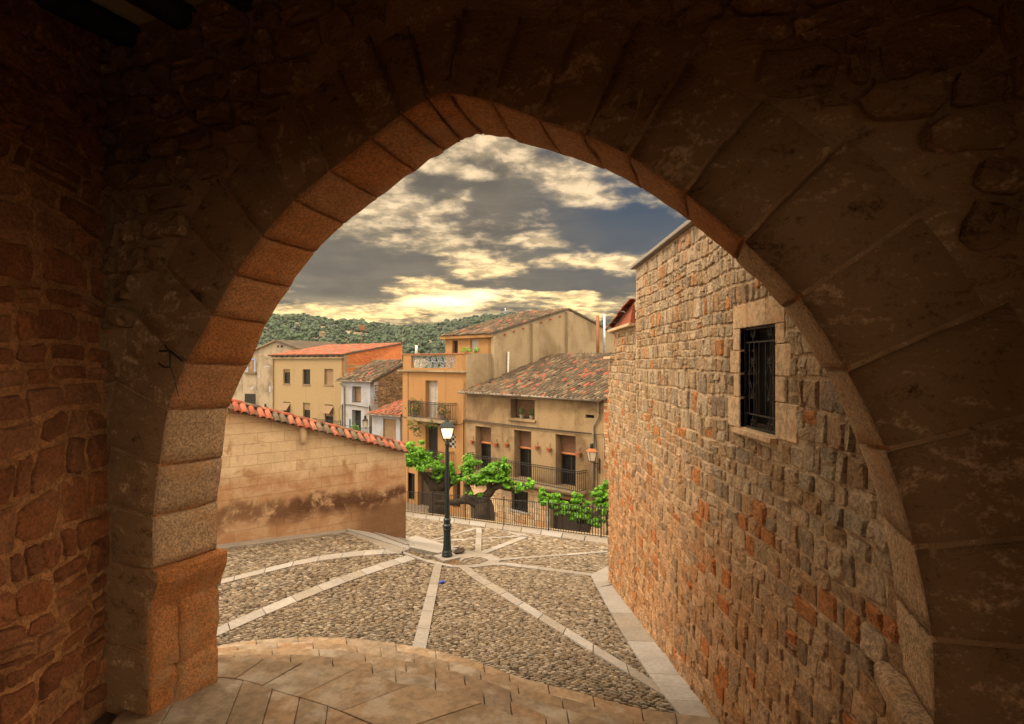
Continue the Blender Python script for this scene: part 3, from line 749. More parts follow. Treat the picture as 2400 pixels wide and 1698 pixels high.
def polystrip(pxs, wpx0, wpx1, **kw):
    for (a, c) in zip(pxs[:-1], pxs[1:]):
        strip([(a[0], a[1] - wpx0), (c[0], c[1] - wpx1), (c[0], c[1] + wpx1), (a[0], a[1] + wpx0)], **kw)
strip([(470, 1373), (948, 1288), (940, 1299), (470, 1383)], cuts=8)
strip([(440, 1505), (955, 1304), (975, 1313), (440, 1525)], cuts=9)
strip([(1018, 1324), (965, 1523), (997, 1528), (1036, 1324)], cuts=6)
strip([(1075, 1331), (1583, 1650), (1563, 1618), (1097, 1331)], cuts=9)
polystrip([(945, 1297), (1000, 1317), (1060, 1329)], 2.6, 2.6); polystrip([(1060, 1329), (1110, 1329), (1160, 1323), (1185, 1324)], 3, 3)
strip([(1185, 1320.5), (1388, 1347), (1385, 1352), (1185, 1327)], cuts=5)
strip([(1172, 1311.5), (1424, 1293), (1424, 1296.5), (1172, 1315.5)], cuts=5)
strip([(1122, 1297), (1228, 1257.5), (1243, 1259), (1140, 1299)], cuts=5)
strip([(1116, 1239), (1113, 1296), (1128, 1298), (1129, 1240)], cuts=4, dz=.016)
strip([(1003, 1270.2), (1228, 1256.8), (1228, 1259), (1003, 1273)], cuts=5)
strip([(1000, 1270), (1108, 1240), (1120, 1241), (1006, 1272)], cuts=4)
strip([(940, 1201.5), (1430, 1263.5), (1426, 1277), (940, 1210)], cuts=12)
strip([(1180, 1246), (1228, 1254), (1250, 1262), (1226, 1261)])
# oval kerb round the planted patch to the right of the lamp
outer_ = [(1052, 1296), (1075, 1292), (1120, 1296), (1150, 1302), (1168, 1309), (1174, 1315), (1166, 1321), (1140, 1326), (1095, 1330), (1070, 1328)]
inner_ = [(1080, 1318), (1088, 1312), (1108, 1308.5), (1128, 1309), (1140, 1312), (1145, 1315), (1140, 1319), (1124, 1323), (1100, 1325), (1085, 1325)]
mid_ = [(1058, 1318), (1070, 1308), (1106, 1303), (1134, 1305), (1154, 1310), (1160, 1315), (1154, 1320), (1130, 1324.5), (1098, 1327.5), (1076, 1326.5)]
for i in range(10):
    j = (i + 1) % 10
    if i in (7, 8, 9): continue
    strip([outer_[i], outer_[j], inner_[j], inner_[i]], name='kerb_slab')
# landing and steps down along the tile-capped wall
def raised(pxs, dz, name, mat='strip', thick=.25):
    pts = [gh(x, y) for x, y in pxs]; STRIPS.append([(p.x, p.y) for p in pts])
    top = [p + Vector((0, 0, dz)) for p in pts]; mb = MB(); mb.prism([p - Vector((0, 0, thick)) for p in top], top); mb.build(name, M[mat], square, bevel=.01)
raised([(952, 1270), (974, 1263), (1040, 1284), (1078, 1293), (1026, 1306), (961, 1292)], .09, 'landing_slab')
raised([(808, 1250), (828, 1247), (962, 1291), (930, 1297), (912, 1292)], .02, 'kerb_slab')
raised([(812, 1246), (820, 1238), (951, 1279), (966, 1289), (958, 1292)], .045, 'step_stone')
raised([(838, 1240), (850, 1240), (953, 1271), (960, 1284), (950, 1283)], .075, 'step_stone')
raised([(884, 1250), (900, 1250), (956, 1266), (958, 1277), (952, 1276)], .10, 'step_stone')
raised([(470, 1281), (816, 1238), (810, 1251), (470, 1296)], .035, 'kerb_slab')
# slab border at the foot of the stone building
edge = [(1384, 1350), (1424, 1329), (1428, 1342), (1428, 1366)]
raised([(1384, 1350), (1424, 1329), (1431, 1345), (1433, 1372), (1400, 1381)], .015, 'kerb_slab')
ledge = [(1400, 1381), (1432, 1440), (1470, 1506), (1520, 1583), (1565, 1645), (1612, 1700)]
rY = [13.0, 0, 0, 0, 0, 0]
for i in range(len(ledge) - 1):
    a, c = gh(*ledge[i]), gh(*ledge[i + 1])
    ya = 11.9 if i == 0 else a.y - .04; yc = c.y - .04
    q = [a, c, Vector((2.02, yc, G(2, yc))), Vector((2.02, ya, G(2, ya)))]
    STRIPS.append([(p.x, p.y) for p in q]); top = [p + Vector((0, 0, .016)) for p in q]
    q2 = [top[0].lerp(top[1], .004), top[1].lerp(top[0], .004), top[2].lerp(top[3], .004), top[3].lerp(top[2], .004)]
    mb = MB(); mb.prism([p - Vector((0, 0, .1)) for p in q2], q2); mb.build('kerb_slab', M['strip'], square)
# manhole, gully, a scrap of blue litter
p = gh(1068, 1290.5, .092)
mh = MB(); mh.lathe(p - Vector((0, 0, .03)), [(.24, 0), (.24, .032), (.20, .034)], 20); tag(mh.build('manhole_cover', M['wood']), 'round dark cover set in the paving just behind the lamp post', 'manhole cover')
p = gh(1036, 1366, .02)
mb = MB(); mb.add([p + Vector(v) for v in ((-.06, 0, .0), (0, .05, .03), (.07, .01, .0), (.02, -.07, .035), (-.03, -.05, .01))], [(0, 1, 4), (1, 2, 3), (1, 3, 4)])
mb.add([p + Vector(v) for v in ((-.06, 0, -.01), (0, .05, .01), (.07, .01, -.01), (.02, -.07, .015), (-.03, -.05, -.01))], [(4, 1, 0), (3, 2, 1), (4, 3, 1)])
tag(mb.build('litter_scrap', plain('blue_plastic', (.03, .08, .5), .4)), 'crumpled scrap of blue plastic beside the central paving strip', 'litter')
# cobbles: elongated river stones set on edge in rows
def cobbles():
    r = np.random.default_rng(3)
    parts = []
    for (x0, x1, y0, y1, sx, sy, ang) in ((-8.5, 2.0, 5.2, 9.6, .092, .044, 0.0), (-8, 2.0, 9.6, 12.8, .11, .056, 0.0), (-8, 6.0, 12.8, 16.5, .135, .078, 0.0), (-9, 6.0, 16.5, 27.5, .17, .11, 0.0)):
        nx = int((x1 - x0) / sx); nyy = int((y1 - y0) / sy)
        X, Y = np.meshgrid(np.arange(nx), np.arange(nyy)); X = X.astype(float); Y = Y.astype(float)
        X += (Y % 2) * .5 + r.uniform(-.22, .22, X.shape); Y += r.uniform(-.09, .09, Y.shape)
        xs = (x0 + X * sx).ravel(); ys = (y0 + Y * sy).ravel()
        ys += .05 * np.sin(xs * 1.3 + ys * .7); S = r.uniform(.78, 1.12, len(xs))
        parts.append(np.stack([xs, ys, sx * .5 * S * .96, sy * .5 * r.uniform(.62, .90, len(xs))], 1))
    A = np.concatenate(parts)
    keep = (A[:, 1] < 29)
    # inside the view cone plus a margin
    keep &= (A[:, 0] > -.55 * A[:, 1] - 1) & (A[:, 0] < 6.0)
    keep &= ~((A[:, 0] > 1.99) & (A[:, 1] < 12.4))
    keep &= ((A[:, 0] - fl.o.x) * fl.n.x + (A[:, 1] - fl.o.y) * fl.n.y) > .05
    keep &= ((A[:, 0] - CW.o.x) * CW.n.x + (A[:, 1] - CW.o.y) * CW.n.y > .03) | (A[:, 0] > -2.9) | ((A[:, 0] - CW.o.x) * CW.n.x + (A[:, 1] - CW.o.y) * CW.n.y < -.5)
    for s in STRIPS: keep &= ~inpoly_np(A[:, 0], A[:, 1], s)
    so = [(p.x, p.y) for p in STEP_OUT]; so = so + [(so[-1][0] + 3, -5), (so[0][0] - 6, -5), (so[0][0] - 6, so[0][1])]
    keep &= ~inpoly_np(A[:, 0], A[:, 1], so)
    keep &= r.random(len(A)) > .03
    A = A[keep]; n = len(A)
    # fan: stones right of the diagonal strip lie a little askew
    rot = r.normal(0, .06, n) + np.where(A[:, 0] > -.2, -.25 * np.clip(A[:, 0] + .2, 0, 1.5), 0) + np.where(A[:, 0] < -3, .18, 0)
    k = 7; th = np.arange(k) / k * 2 * PI
    base = np.stack([np.cos(th), np.sin(th)], 1)
    z0 = np.array([G(a, c) for a, c in A[:, :2]])
    rings = [(1.0, -.02), (.92, .008), (.60, .014)]
    V = np.zeros((n, k * 3 + 1, 3)); ca, sa = np.cos(rot), np.sin(rot)
    sq = r.uniform(.88, 1.1, (n, k)); hgt = r.uniform(.7, 1.3, n)
    tx, ty = r.normal(0, .07, n), r.normal(0, .10, n)
    for ri, (f, z) in enumerate(rings):
        lx = base[None, :, 0] * A[:, 2:3] * f * sq; ly = base[None, :, 1] * A[:, 3:4] * f * sq
        V[:, ri * k:(ri + 1) * k, 0] = A[:, 0:1] + lx * ca[:, None] - ly * sa[:, None]
        V[:, ri * k:(ri + 1) * k, 1] = A[:, 1:2] + lx * sa[:, None] + ly * ca[:, None]
        V[:, ri * k:(ri + 1) * k, 2] = (z0 - .012)[:, None] + z * hgt[:, None] + (lx * tx[:, None] + ly * ty[:, None]) * (1 if ri else 0)
    V[:, -1, 0] = A[:, 0]; V[:, -1, 1] = A[:, 1]; V[:, -1, 2] = z0 - .012 + .015 * hgt
    q = []
    for ri in range(2):
        for i in range(k): q.append((ri * k + i, ri * k + (i + 1) % k, (ri + 1) * k + (i + 1) % k, (ri + 1) * k + i))
    tr = [(2 * k + i, 2 * k + (i + 1) % k, 3 * k) for i in range(k)]
    m = k * 3 + 1; off = (np.arange(n) * m)
    Q = (np.array(q)[None] + off[:, None, None]).reshape(-1, 4); T = (np.array(tr)[None] + off[:, None, None]).reshape(-1, 3)
    me = bpy.data.meshes.new('cobbles'); me.vertices.add(n * m); me.vertices.foreach_set('co', V.reshape(-1))
    nl = Q.size + T.size; me.loops.add(nl); me.loops.foreach_set('vertex_index', np.concatenate([Q.ravel(), T.ravel()]).astype(np.int32))
    me.polygons.add(len(Q) + len(T))
    ls = np.concatenate([np.arange(len(Q)) * 4, Q.size + np.arange(len(T)) * 3]).astype(np.int32)
    me.polygons.foreach_set('loop_start', ls)
    me.polygons.foreach_set('use_smooth', np.ones(len(Q) + len(T), bool))
    a = me.attributes.new('tone', 'FLOAT', 'POINT'); a.data.foreach_set('value', np.repeat(r.random(n), m).astype(np.float32))
    me.materials.append(M['cobble']); me.update(calc_edges=True); me.validate()
    # parent-relative: the root sits at (0,12,E-5)
    me.transform(Matrix.Translation(-ORG[square.name]))
    tag(link('cobbles', me, square), kind='stuff'); print('cobbles', n)
cobbles()

# ================================================================== TILE-CAPPED WALL
rng = random.Random(11)
cw = root('capped_wall', CW.P(2, E - 4.4), 'stained tan block wall with a sloping cap of red clay tiles left of the lamp', 'wall')
UE = 2.81 * math.hypot(1.214, 1)                     # right end
def ctop(u): return E - .97 + (E - 2.33 - (E - .97)) * (u / UE)
U0 = -2.2
# body
b = MB(); tk = .42
b.hexa([CW.P(U0, E - 5.3, -.006), CW.P(UE - .006, E - 5.3, -.006), CW.P(UE - .006, E - 5.3, -tk), CW.P(U0, E - 5.3, -tk),
        CW.P(U0, ctop(U0), -.006), CW.P(UE - .006, ctop(UE), -.006), CW.P(UE - .006, ctop(UE), -tk), CW.P(U0, ctop(U0), -tk)])
def stains(t, pos, c):
    sx = t.new('ShaderNodeSeparateXYZ'); t.l.new(pos, sx.inputs[0])
    u = t.math('ADD', t.math('MULTIPLY', t.math('ADD', sx.outputs[0], 6.2), CW.d.x), t.math('MULTIPLY', t.math('SUBTRACT', sx.outputs[1], 12.85), CW.d.y))
    z = t.math('SUBTRACT', sx.outputs[2], E)
    n = t.math('MULTIPLY', t.math('SUBTRACT', t.noise(pos, 1.5, 5, .6), .5), .9); n2 = t.noise(pos, 2.6, 6, .65, dist=.6)
    zz = t.math('ADD', z, t.math('ADD', n, t.math('MULTIPLY', u, .035)))
    wet = t.mr(zz, -2.3, -2.75)                                         # rising damp
    c = t.mix(t.math('MULTIPLY', wet, t.mr(n2, .35, .6, .45, .85)), c, (.33, .165, .08))
    band = t.math('MULTIPLY', t.mr(zz, -2.95, -3.25), t.mr(zz, -3.75, -3.35))
    c = t.mix(t.math('MULTIPLY', band, t.math('MULTIPLY', t.mr(u, .6, 2.0, .7, 1.0), t.mr(n2, .34, .5))), c, (.09, .04, .02))
    low = t.math('MULTIPLY', t.mr(u, 2.3, 3.6), t.mr(z, -3.45, -3.75)); c = t.mix(t.math('MULTIPLY', low, .8), c, (.12, .06, .03))
    bl = t.math('MULTIPLY', t.mr(n2, .55, .68), t.math('MULTIPLY', t.mr(z, -1.3, -1.9), t.mr(z, -3.6, -3.0)))
    c = t.mix(t.math('MULTIPLY', bl, .75), c, (.30, .16, .08))
    top = t.mr(z, -1.7, -1.15)
    return t.mix(t.math('MULTIPLY', top, .35), c, (.45, .22, .09))
M['ash'] = stone_mat('ashlar_tan', [(.56, .42, .27), (.59, .44, .29), (.53, .39, .245), (.57, .43, .28)], nscale=3, mott=.2, bump=.5, bscale=35, stain=stains, dark=.12)
M['ashj'] = plain('joint_brown', (.24, .13, .07), .95)
b.build('core', M['ashj'], cw)
ch = .235; row = 0; z = E - 5.1
while z < E - .6:
    u = U0 - (.29 if row % 2 else 0)
    while u < UE:
        bw = .58 if z > E - 3.9 else .9
        a, c = max(u, U0), min(u + bw, UE); u += bw
        if c - a < .04: continue
        g = .0035
        za, zb = z + g, z + ch - g
        ta, tb = min(zb, ctop(a) - .01), min(zb, ctop(c) - .01)
        if ta < za + .02 and tb < za + .02: continue
        ta = max(ta, za + .003); tb = max(tb, za + .003)
        w0, w1 = -.05, rng.uniform(0, .003)
        a2, c2 = (a + g if a > U0 else a), (c - g if c < UE else c)
        mb = MB(); mb.hexa([CW.P(a2, za, w1), CW.P(c2, za, w1), CW.P(c2, za, w0), CW.P(a2, za, w0), CW.P(a2, ta, w1), CW.P(c2, tb, w1), CW.P(c2, tb, w0), CW.P(a2, ta, w0)])
        mb.build('block', M['ash'], cw)
    z += ch; row += 1
b = MB(); b.hexa([CW.P(UE - .001, E - 5.3, .0), CW.P(UE + .006, E - 5.3, .0), CW.P(UE + .006, E - 5.3, -tk), CW.P(UE - .001, E - 5.3, -tk),
        CW.P(UE - .001, ctop(UE) - .02, .0), CW.P(UE + .006, ctop(UE) - .02, .0), CW.P(UE + .006, ctop(UE) - .02, -tk), CW.P(UE - .001, ctop(UE) - .02, -tk)])
b.build('end_render', M['ash'], cw)
def tile_mb(L, r0, r1, th=.014, seg=7, flip=False):
    """half-round clay tile, running along +Y from the upper (r1) to the lower end (r0), arch up"""
    mb = MB(); vs = []
    for (y, r) in ((0, r1), (L, r0)):
        for rr in (r, r - th):
            for k in range(seg + 1):
                a = PI * k / seg; vs.append((math.cos(a) * rr, y, math.sin(a) * rr * .92))
    n = seg + 1; fs = []
    for k in range(seg):
        fs += [(k, k + 1, 2 * n + k + 1, 2 * n + k), (n + k, 3 * n + k, 3 * n + k + 1, n + k + 1), (k, n + k, n + k + 1, k + 1), (2 * n + k, 2 * n + k + 1, 3 * n + k + 1, 3 * n + k)]
    fs += [(0, 2 * n, 3 * n, n), (seg, n + seg, 3 * n + seg, 2 * n + seg)]
    mb.add(vs, fs); return mb
TM = [tile_mb(.46, .088 * s, .070 * s).mesh('tile', M['tile'], smooth=True) for s in (1, 1.06, .95)]
def basis(x, y, z, o):
    m = Matrix((( x.x, y.x, z.x, o.x), (x.y, y.y, z.y, o.y), (x.z, y.z, z.z, o.z), (0, 0, 0, 1))); return m
along = (CW.P(UE, ctop(UE)) - CW.P(0, ctop(0))).normalized()
pitch = .172; u = U0 + .05; i = 0
bedp = []
while u < UE + .02:
    s_ = (CW.n + Vector((0, 0, -.52))).normalized()
    xx = along; yy = (s_ - xx * s_.dot(xx)).normalized(); zz = xx.cross(yy); 
    if zz.z < 0: xx = -xx; zz = -zz
    jit = rng.uniform(-.012, .012)
    R = Matrix.Rotation(rng.uniform(-.05, .05), 3, 'Z')
    o = CW.P(u + jit, ctop(u) + .15 + rng.uniform(-.006, .006), -.20)
    link('cap_tile', TM[rng.randrange(3)], cw, mat4=basis(xx, yy, zz, o) @ R.to_4x4())
    u += pitch
# mortar bed under the tiles, and ridge tiles
b = MB()
b.hexa([CW.P(U0, ctop(U0) - .04, .10), CW.P(UE, ctop(UE) - .04, .10), CW.P(UE, ctop(UE) - .04, -tk), CW.P(U0, ctop(U0) - .04, -tk),
        CW.P(U0, ctop(U0) + .015, .10), CW.P(UE, ctop(UE) + .015, .10), CW.P(UE, ctop(UE) + .15, -.22), CW.P(U0, ctop(U0) + .15, -.22)])
b.hexa([CW.P(U0, ctop(U0) - .04, -.2), CW.P(UE, ctop(UE) - .04, -.2), CW.P(UE, ctop(UE) - .04, -tk - .1), CW.P(U0, ctop(U0) - .04, -tk - .1),
        CW.P(U0, ctop(U0) + .16, -.2), CW.P(UE, ctop(UE) + .16, -.2), CW.P(UE, ctop(UE) + .02, -tk - .1), CW.P(U0, ctop(U0) + .02, -tk - .1)])
M['moss'] = stone_mat('mossy_mortar', [(.20, .17, .115)], nscale=14, mott=.6, bump=1.0, bscale=40, second=((.07, .06, .045), .7))
b.build('tile_bed', M['moss'], cw)
RT = [tile_mb(.42, .085, .07).mesh('ridge', M['tile'], smooth=True)]
u = U0
while u < UE:
    yy = along; xx = CW.n.copy(); zz = xx.cross(yy)
    if zz.z < 0: xx = -xx; zz = -zz
    link('ridge_tile', RT[0], cw, mat4=basis(xx, yy, zz, CW.P(u, ctop(u) + .155 + rng.uniform(-.006, .006), -.21)))
    u += .37
# spout
b = MB(); us = CW.u(710); z0 = ctop(us)
b.lathe(CW.P(us, z0 - .42, .04), [(.02, 0), (.075, .06), (.085, .35), (.06, .42)], 10); b.build('mortar_lump', M['ash'], cw, smooth=True)

# ================================================================== RIGHT STONE BUILDING
rng = random.Random(21)
rb = root('stone_building', (2.0, 8, E - 4.6), 'tall rubble stone building with a barred window running down the right side of the square', 'building')
def uy(Y): return Y - 3.0
ZE1 = E + 1.50
WU0, WU1, WZ0, WZ1 = uy(4.50), uy(5.205), E - .565, E + .292     # window opening
def wallbody(mb, a, c, zb, zt, w1=.007, w0=-.45): mb.pbox(RB, a, c, zb, zt, w0, w1)
b = MB()
wallbody(b, uy(2.6), WU0, E - 5.6, ZE1); wallbody(b, WU1, uy(9.59), E - 5.6, ZE1); wallbody(b, WU0, WU1, E - 5.6, WZ0); wallbody(b, WU0, WU1, WZ1, ZE1)
wallbody(b, uy(9.59), uy(11.6), E - 5.6, E + .58, w1=.005); wallbody(b, uy(11.6), uy(12.3), E - 5.6, E + .06, w1=.003)
b.pbox(RB, uy(12.25), uy(12.3), E - 5.6, E + .06, -7, -.01); b.pbox(RB, uy(11.55), uy(11.6), E - 1, E + .58, -7, -.01); b.pbox(RB, uy(9.54), uy(9.59), E, ZE1, -7, -.01)
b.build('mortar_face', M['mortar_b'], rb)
surround = []
# lintel of three pieces, jamb blocks, sill
LZ = E + .50
lint = [(RB.u(1845), RB.u(1800)), (RB.u(1800), RB.u(1757)), (RB.u(1757), RB.u(1723))]
M['dressed'] = stone_mat('dressed_stone', [(.60, .43, .27), (.56, .40, .25), (.62, .46, .30)], nscale=4, mott=.2, bump=.45, bscale=50, second=((.52, .28, .13), .4))
for a, c in lint:
    a, c = min(a, c), max(a, c); mb = MB(); mb.pbox(RB, a + .002, c - .002, WZ1, LZ - .01 + rng.uniform(-.01, .01), -.10, .022); mb.build('lintel_stone', M['dressed'], rb, bevel=.006)
surround.append((RB.u(1848) , WZ1 - .01, RB.u(1721), LZ))
jambN = [(WZ0 - .01, E - .30, RB.u(1874)), (E - .30, E - .105, RB.u(1846)), (E - .105, E + .135, RB.u(1860)), (E + .135, WZ1, RB.u(1844))]
for (za, zb, ue) in jambN:
    mb = MB(); mb.pbox(RB, ue, WU0, za + .003, zb - .003, -.16, .02); mb.build('jamb_stone', M['dressed'], rb, bevel=.007); surround.append((ue, za, WU0, zb))
jambF = [(WZ0 - .01, E - .31, RB.u(1711)), (E - .31, E - .10, RB.u(1724)), (E - .10, E + .10, RB.u(1716)), (E + .10, WZ1, RB.u(1723))]
for (za, zb, ue) in jambF:
    mb = MB(); mb.pbox(RB, WU1, ue, za + .003, zb - .003, -.16, .02); mb.build('jamb_stone', M['dressed'], rb, bevel=.007); surround.append((WU1, za, ue, zb))
mb = MB(); mb.pbox(RB, WU0 - .02, WU1 + .07, WZ0 - .05, WZ0 - .008, -.16, .065); mb.build('window_sill', M['dressed'], rb, bevel=.004); surround.append((WU0 - .03, WZ0 - .07, WU1 + .08, WZ0))
# the window: recess, frame, glass, iron grille
mb = MB(); mb.pbox(RB, WU0 - .01, WU1 + .01, WZ0 - .01, WZ1 + .01, -.30, -.165); mb.build('shutter', M['dark'], rb)
wf = MB(); fw = .035
for (a, c, za, zb) in ((WU0, WU0 + fw, WZ0, WZ1), (WU1 - fw, WU1, WZ0, WZ1), (WU0 + fw, WU1 - fw, WZ0, WZ0 + fw), (WU0 + fw, WU1 - fw, WZ1 - fw, WZ1), ((WU0 + WU1) / 2 - .02, (WU0 + WU1) / 2 + .02, WZ0 + fw, WZ1 - fw)): wf.pbox(RB, a, c, za, zb, -.155, -.12)
win = wf.build('window', M['wood'], rb)
mb = MB(); mb.pbox(RB, WU0 + fw, WU1 - fw, WZ0 + fw, WZ1 - fw, -.15, -.14); mb.build('pane', M['glass'], win)
gr = MB(); WI = -.035
for (a, c, za, zb) in ((WU0, WU0 + .016, WZ0, WZ1), (WU1 - .016, WU1, WZ0, WZ1), (WU0, WU1, WZ0 + .002, WZ0 + .018), (WU0, WU1, WZ1 - .018, WZ1 - .002)): gr.pbox(RB, a, c, za, zb, WI - .012, WI + .012)
gr = gr.build('window_grille', M['iron'], rb)
zr = [WZ0 + .125, WZ1 - .125]
for z_ in zr: mb = MB(); mb.pbox(RB, WU0 + .016, WU1 - .016, z_ - .006, z_ + .006, WI - .006, WI + .006); mb.build('cross_bar', M['iron'], gr)
us = [WU0 + (WU1 - WU0) * f for f in (.13, .27, .41, .59, .73, .87)]
for k, u in enumerate(us):
    mid = k in (1, 4); z0, z1 = (WZ0 + .01, WZ1 - .01) if mid else (zr[0], zr[1])
    mb = MB(); mb.tube([RB.P(u, z0 + (z1 - z0) * t, WI) for t in (0, .38, .42, .5, .58, .62, 1)], [.006, .006, .010, .0065, .010, .006, .006], 6); mb.build('grille_bar', M['iron'], gr)
def scroll(mb, u, z, sx, sz, s=.032):
    pts = []
    for k in range(15):
        a = k / 14 * 2.3 * PI; r = s * (1 - k / 17); pts.append(RB.P(u + sx * (s + math.sin(a) * r * .75 - s * .2), z + sz * (math.cos(a) * r - s * .3), WI + .01))
    mb.tube([RB.P(u, z + sz * s * -2.0, WI + .008)] + pts, .0042, 5)
for u in (us[1], us[4]):
    for (z_, sz) in ((WZ1 - .05, 1), (WZ0 + .05, -1), (E + .02, 1), (E - .29, -1)):
        for sx in (-1, 1): mb = MB(); scroll(mb, u, z_, sx, sz); mb.build('scroll', M['iron'], gr)
    for sx in (-1, 1):
        for dz in (-1, 1):
            mb = MB(); mb.tube([RB.P(u, E - .135 + dz * .17, WI + .01), RB.P(u + sx * .022, E - .135 + dz * .09, WI + .012), RB.P(u + sx * .06, E - .135 + dz * .03, WI + .012), RB.P(u + sx * .085, E - .135 + dz * .045, WI + .01), RB.P(u + sx * .075, E - .135 + dz * .012, WI + .01)], .0045, 5); mb.build('scroll', M['iron'], gr)
# rubble masonry
st = layout(uy(3.0), uy(9.55), E - 5.4, E - .75, (.115, .20), (.13, .29), rng, .08)
st += layout(uy(3.0), uy(9.55), E - .75, ZE1 - .02, (.11, .22), (.09, .22), rng, .22)
st += layout(uy(9.6), uy(12.28), E - 5.4, E + .03, (.10, .15), (.10, .26), rng, .06)
st += layout(uy(9.62), uy(11.58), E + .03, E + .55, (.12, .2), (.1, .2), rng, .05)
st = [s for s in trim(st, surround + [(WU0, WZ0, WU1, WZ1)]) if s[1] + s[3] > G(2, s[0] + 3) - E + E - .1]
def seen_area(s):
    Y = 3 + s[0] + s[2] / 2; vis = 1 if (Y > 3.35) else 0
    return -(s[2] * s[3] / (Y ** 3)) * vis
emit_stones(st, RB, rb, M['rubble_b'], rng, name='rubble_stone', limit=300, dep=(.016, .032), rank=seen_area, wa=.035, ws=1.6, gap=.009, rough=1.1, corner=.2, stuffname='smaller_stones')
# eaves slabs and the low tile roof
mb = MB(); mb.pbox(RB, uy(2.7), uy(9.70), ZE1, ZE1 + .05, -1.5, .09); mb.build('eaves_slab', M['strip'], rb, bevel=.008)
mb = MB(); mb.pbox(RB, uy(9.6), uy(11.72), E + .58, E + .63, -1.5, .13); mb.build('eaves_slab', M['dressed'], rb, bevel=.006)
mb = MB(); mb.pbox(RB, uy(11.6), uy(12.42), E + .06, E + .11, -1.5, .10); mb.build('eaves_slab', M['dressed'], rb, bevel=.006)
mb = MB(); mb.hexa([RB.P(uy(9.6), E + .63, .10), RB.P(uy(11.75), E + .63, .10), RB.P(uy(11.75), E + .63, -6), RB.P(uy(9.6), E + .63, -6), RB.P(uy(9.6), E + .95, .05), RB.P(uy(11.75), E + .64, .05), RB.P(uy(11.75), E + .64, -6), RB.P(uy(9.6), E + .95, -6)]); mb.build('roof_bed', M['tile'], rb)
for r_ in range(6):
    for q in range(5):
        t = q / 5; Y0 = 9.6 + 2.25 * t; xx = Vector((1, 0, 0)); yy = Vector((0, 1, -.145)).normalized(); zz = xx.cross(yy)
        link('roof_tile', TM[rng.randrange(3)], rb, mat4=basis(xx, yy, zz, Vector((1.93 + r_ * .19, Y0, E + .955 - .31 * t * 1.03 + rng.uniform(-.01, .015)))))
mb = MB(); mb.pbox(RB, uy(2.7), uy(9.6), ZE1 + .05, ZE1 + .4, -7, -.6); mb.build('roof', M['oldtile'], rb)

# ================================================================== LAMP POST
LY = gh(1048, 1318).y; px2m = LY / F
LB = W(1048, 1305, LY); 
lp = root('street_lamp', (LB.x, LB.y, LB.z), 'lit street lamp on a tall dark iron post in the middle of the square', 'street lamp')
b = MB(); s = 25 * px2m
cxy = Vector((LB.x, LB.y, LB.z))
ca_, sa_ = math.cos(.62), math.sin(.62); ax = (Vector((ca_, sa_, 0)), Vector((-sa_, ca_, 0)), Vector((0, 0, 1)))
b.box(cxy - Vector((0, 0, .02)), .46, .46, .04, ax); pl_ = b.build('plinth_cap', M['strip'], lp, bevel=.006)
b = MB(); b.box(cxy - Vector((0, 0, .19)), .42, .42, .30, ax); b.build('plinth', M['dressed'], lp)
STR = lambda hw, y: (hw * px2m, (1305 - y) * px2m)
b = MB(); b.lathe(cxy, [STR(*q) for q in ((12.5, 1305), (12.5, 1300), (11, 1297), (12, 1294), (10, 1290), (9.6, 1284), (8.4, 1262), (8, 1246), (9.2, 1244), (9.4, 1240), (7.5, 1238))], 18); b.build('base', M['lampiron'], lp, smooth=False)
b = MB(); b.lathe(cxy, [STR(*q) for q in ((7.4, 1239), (10.6, 1235.5), (10.6, 1232), (7.6, 1229), (7.4, 1224), (9, 1221), (8.8, 1218), (6.2, 1215))], 18); b.build('collar', M['lampiron'], lp)
b = MB(); b.lathe(cxy, [STR(*q) for q in ((6.0, 1216), (5.2, 1160), (4.6, 1100), (4.2, 1046), (5.4, 1045), (5.4, 1041), (3.0, 1038), (2.5, 1034), (2.5, 1031))], 16); b.build('pole', M['lampiron'], lp)
zt, zb_ = (1305 - 1003) * px2m, (1305 - 1029) * px2m; rt, rbm = 19 * px2m * 1.2, 11 * px2m * 1.2
rot = PI / 4 + .12
def ringp(r, z): return [cxy + Vector((math.cos(rot + k * PI / 2) * r, math.sin(rot + k * PI / 2) * r, z)) for k in range(4)]
T, B = ringp(rt, zt), ringp(rbm, zb_)
b = MB()
for k in range(4): b.tube([B[k], T[k]], .012, 5); b.tube([T[k], T[(k + 1) % 4]], .012, 5); b.tube([B[k], B[(k + 1) % 4]], .011, 5)
frame = b.build('lantern_frame', M['lampiron'], lp)
m_, t_, b_, pos_ = mat_new('lantern_glass')
b_.inputs['Base Color'].default_value = (.85, .8, .72, 1); b_.inputs['Roughness'].default_value = .5
tr = t_.new('ShaderNodeBsdfTranslucent'); tr.inputs[0].default_value = (.9, .86, .8, 1); tp = t_.new('ShaderNodeBsdfTransparent')
m1 = t_.new('ShaderNodeMixShader'); m1.inputs[0].default_value = .7; t_.l.new(b_.outputs[0], m1.inputs[1]); t_.l.new(tr.outputs[0], m1.inputs[2])
m2 = t_.new('ShaderNodeMixShader'); m2.inputs[0].default_value = .22; t_.l.new(m1.outputs[0], m2.inputs[1]); t_.l.new(tp.outputs[0], m2.inputs[2])
t_.l.new(m2.outputs[0], [n for n in t_.n if n.type == 'OUTPUT_MATERIAL'][0].inputs[0]); M['lglass'] = m_
for k in range(4):
    q = [B[k], B[(k + 1) % 4], T[(k + 1) % 4], T[k]]; c = sum(q, Vector()) / 4; q = [c + (p - c) * .97 for p in q]; nrm = (q[1] - q[0]).cross(q[3] - q[0]).normalized() * .003
    mb = MB(); mb.prism([p - nrm for p in q], [p + nrm for p in q]); mb.build('pane', M['lglass'], frame)
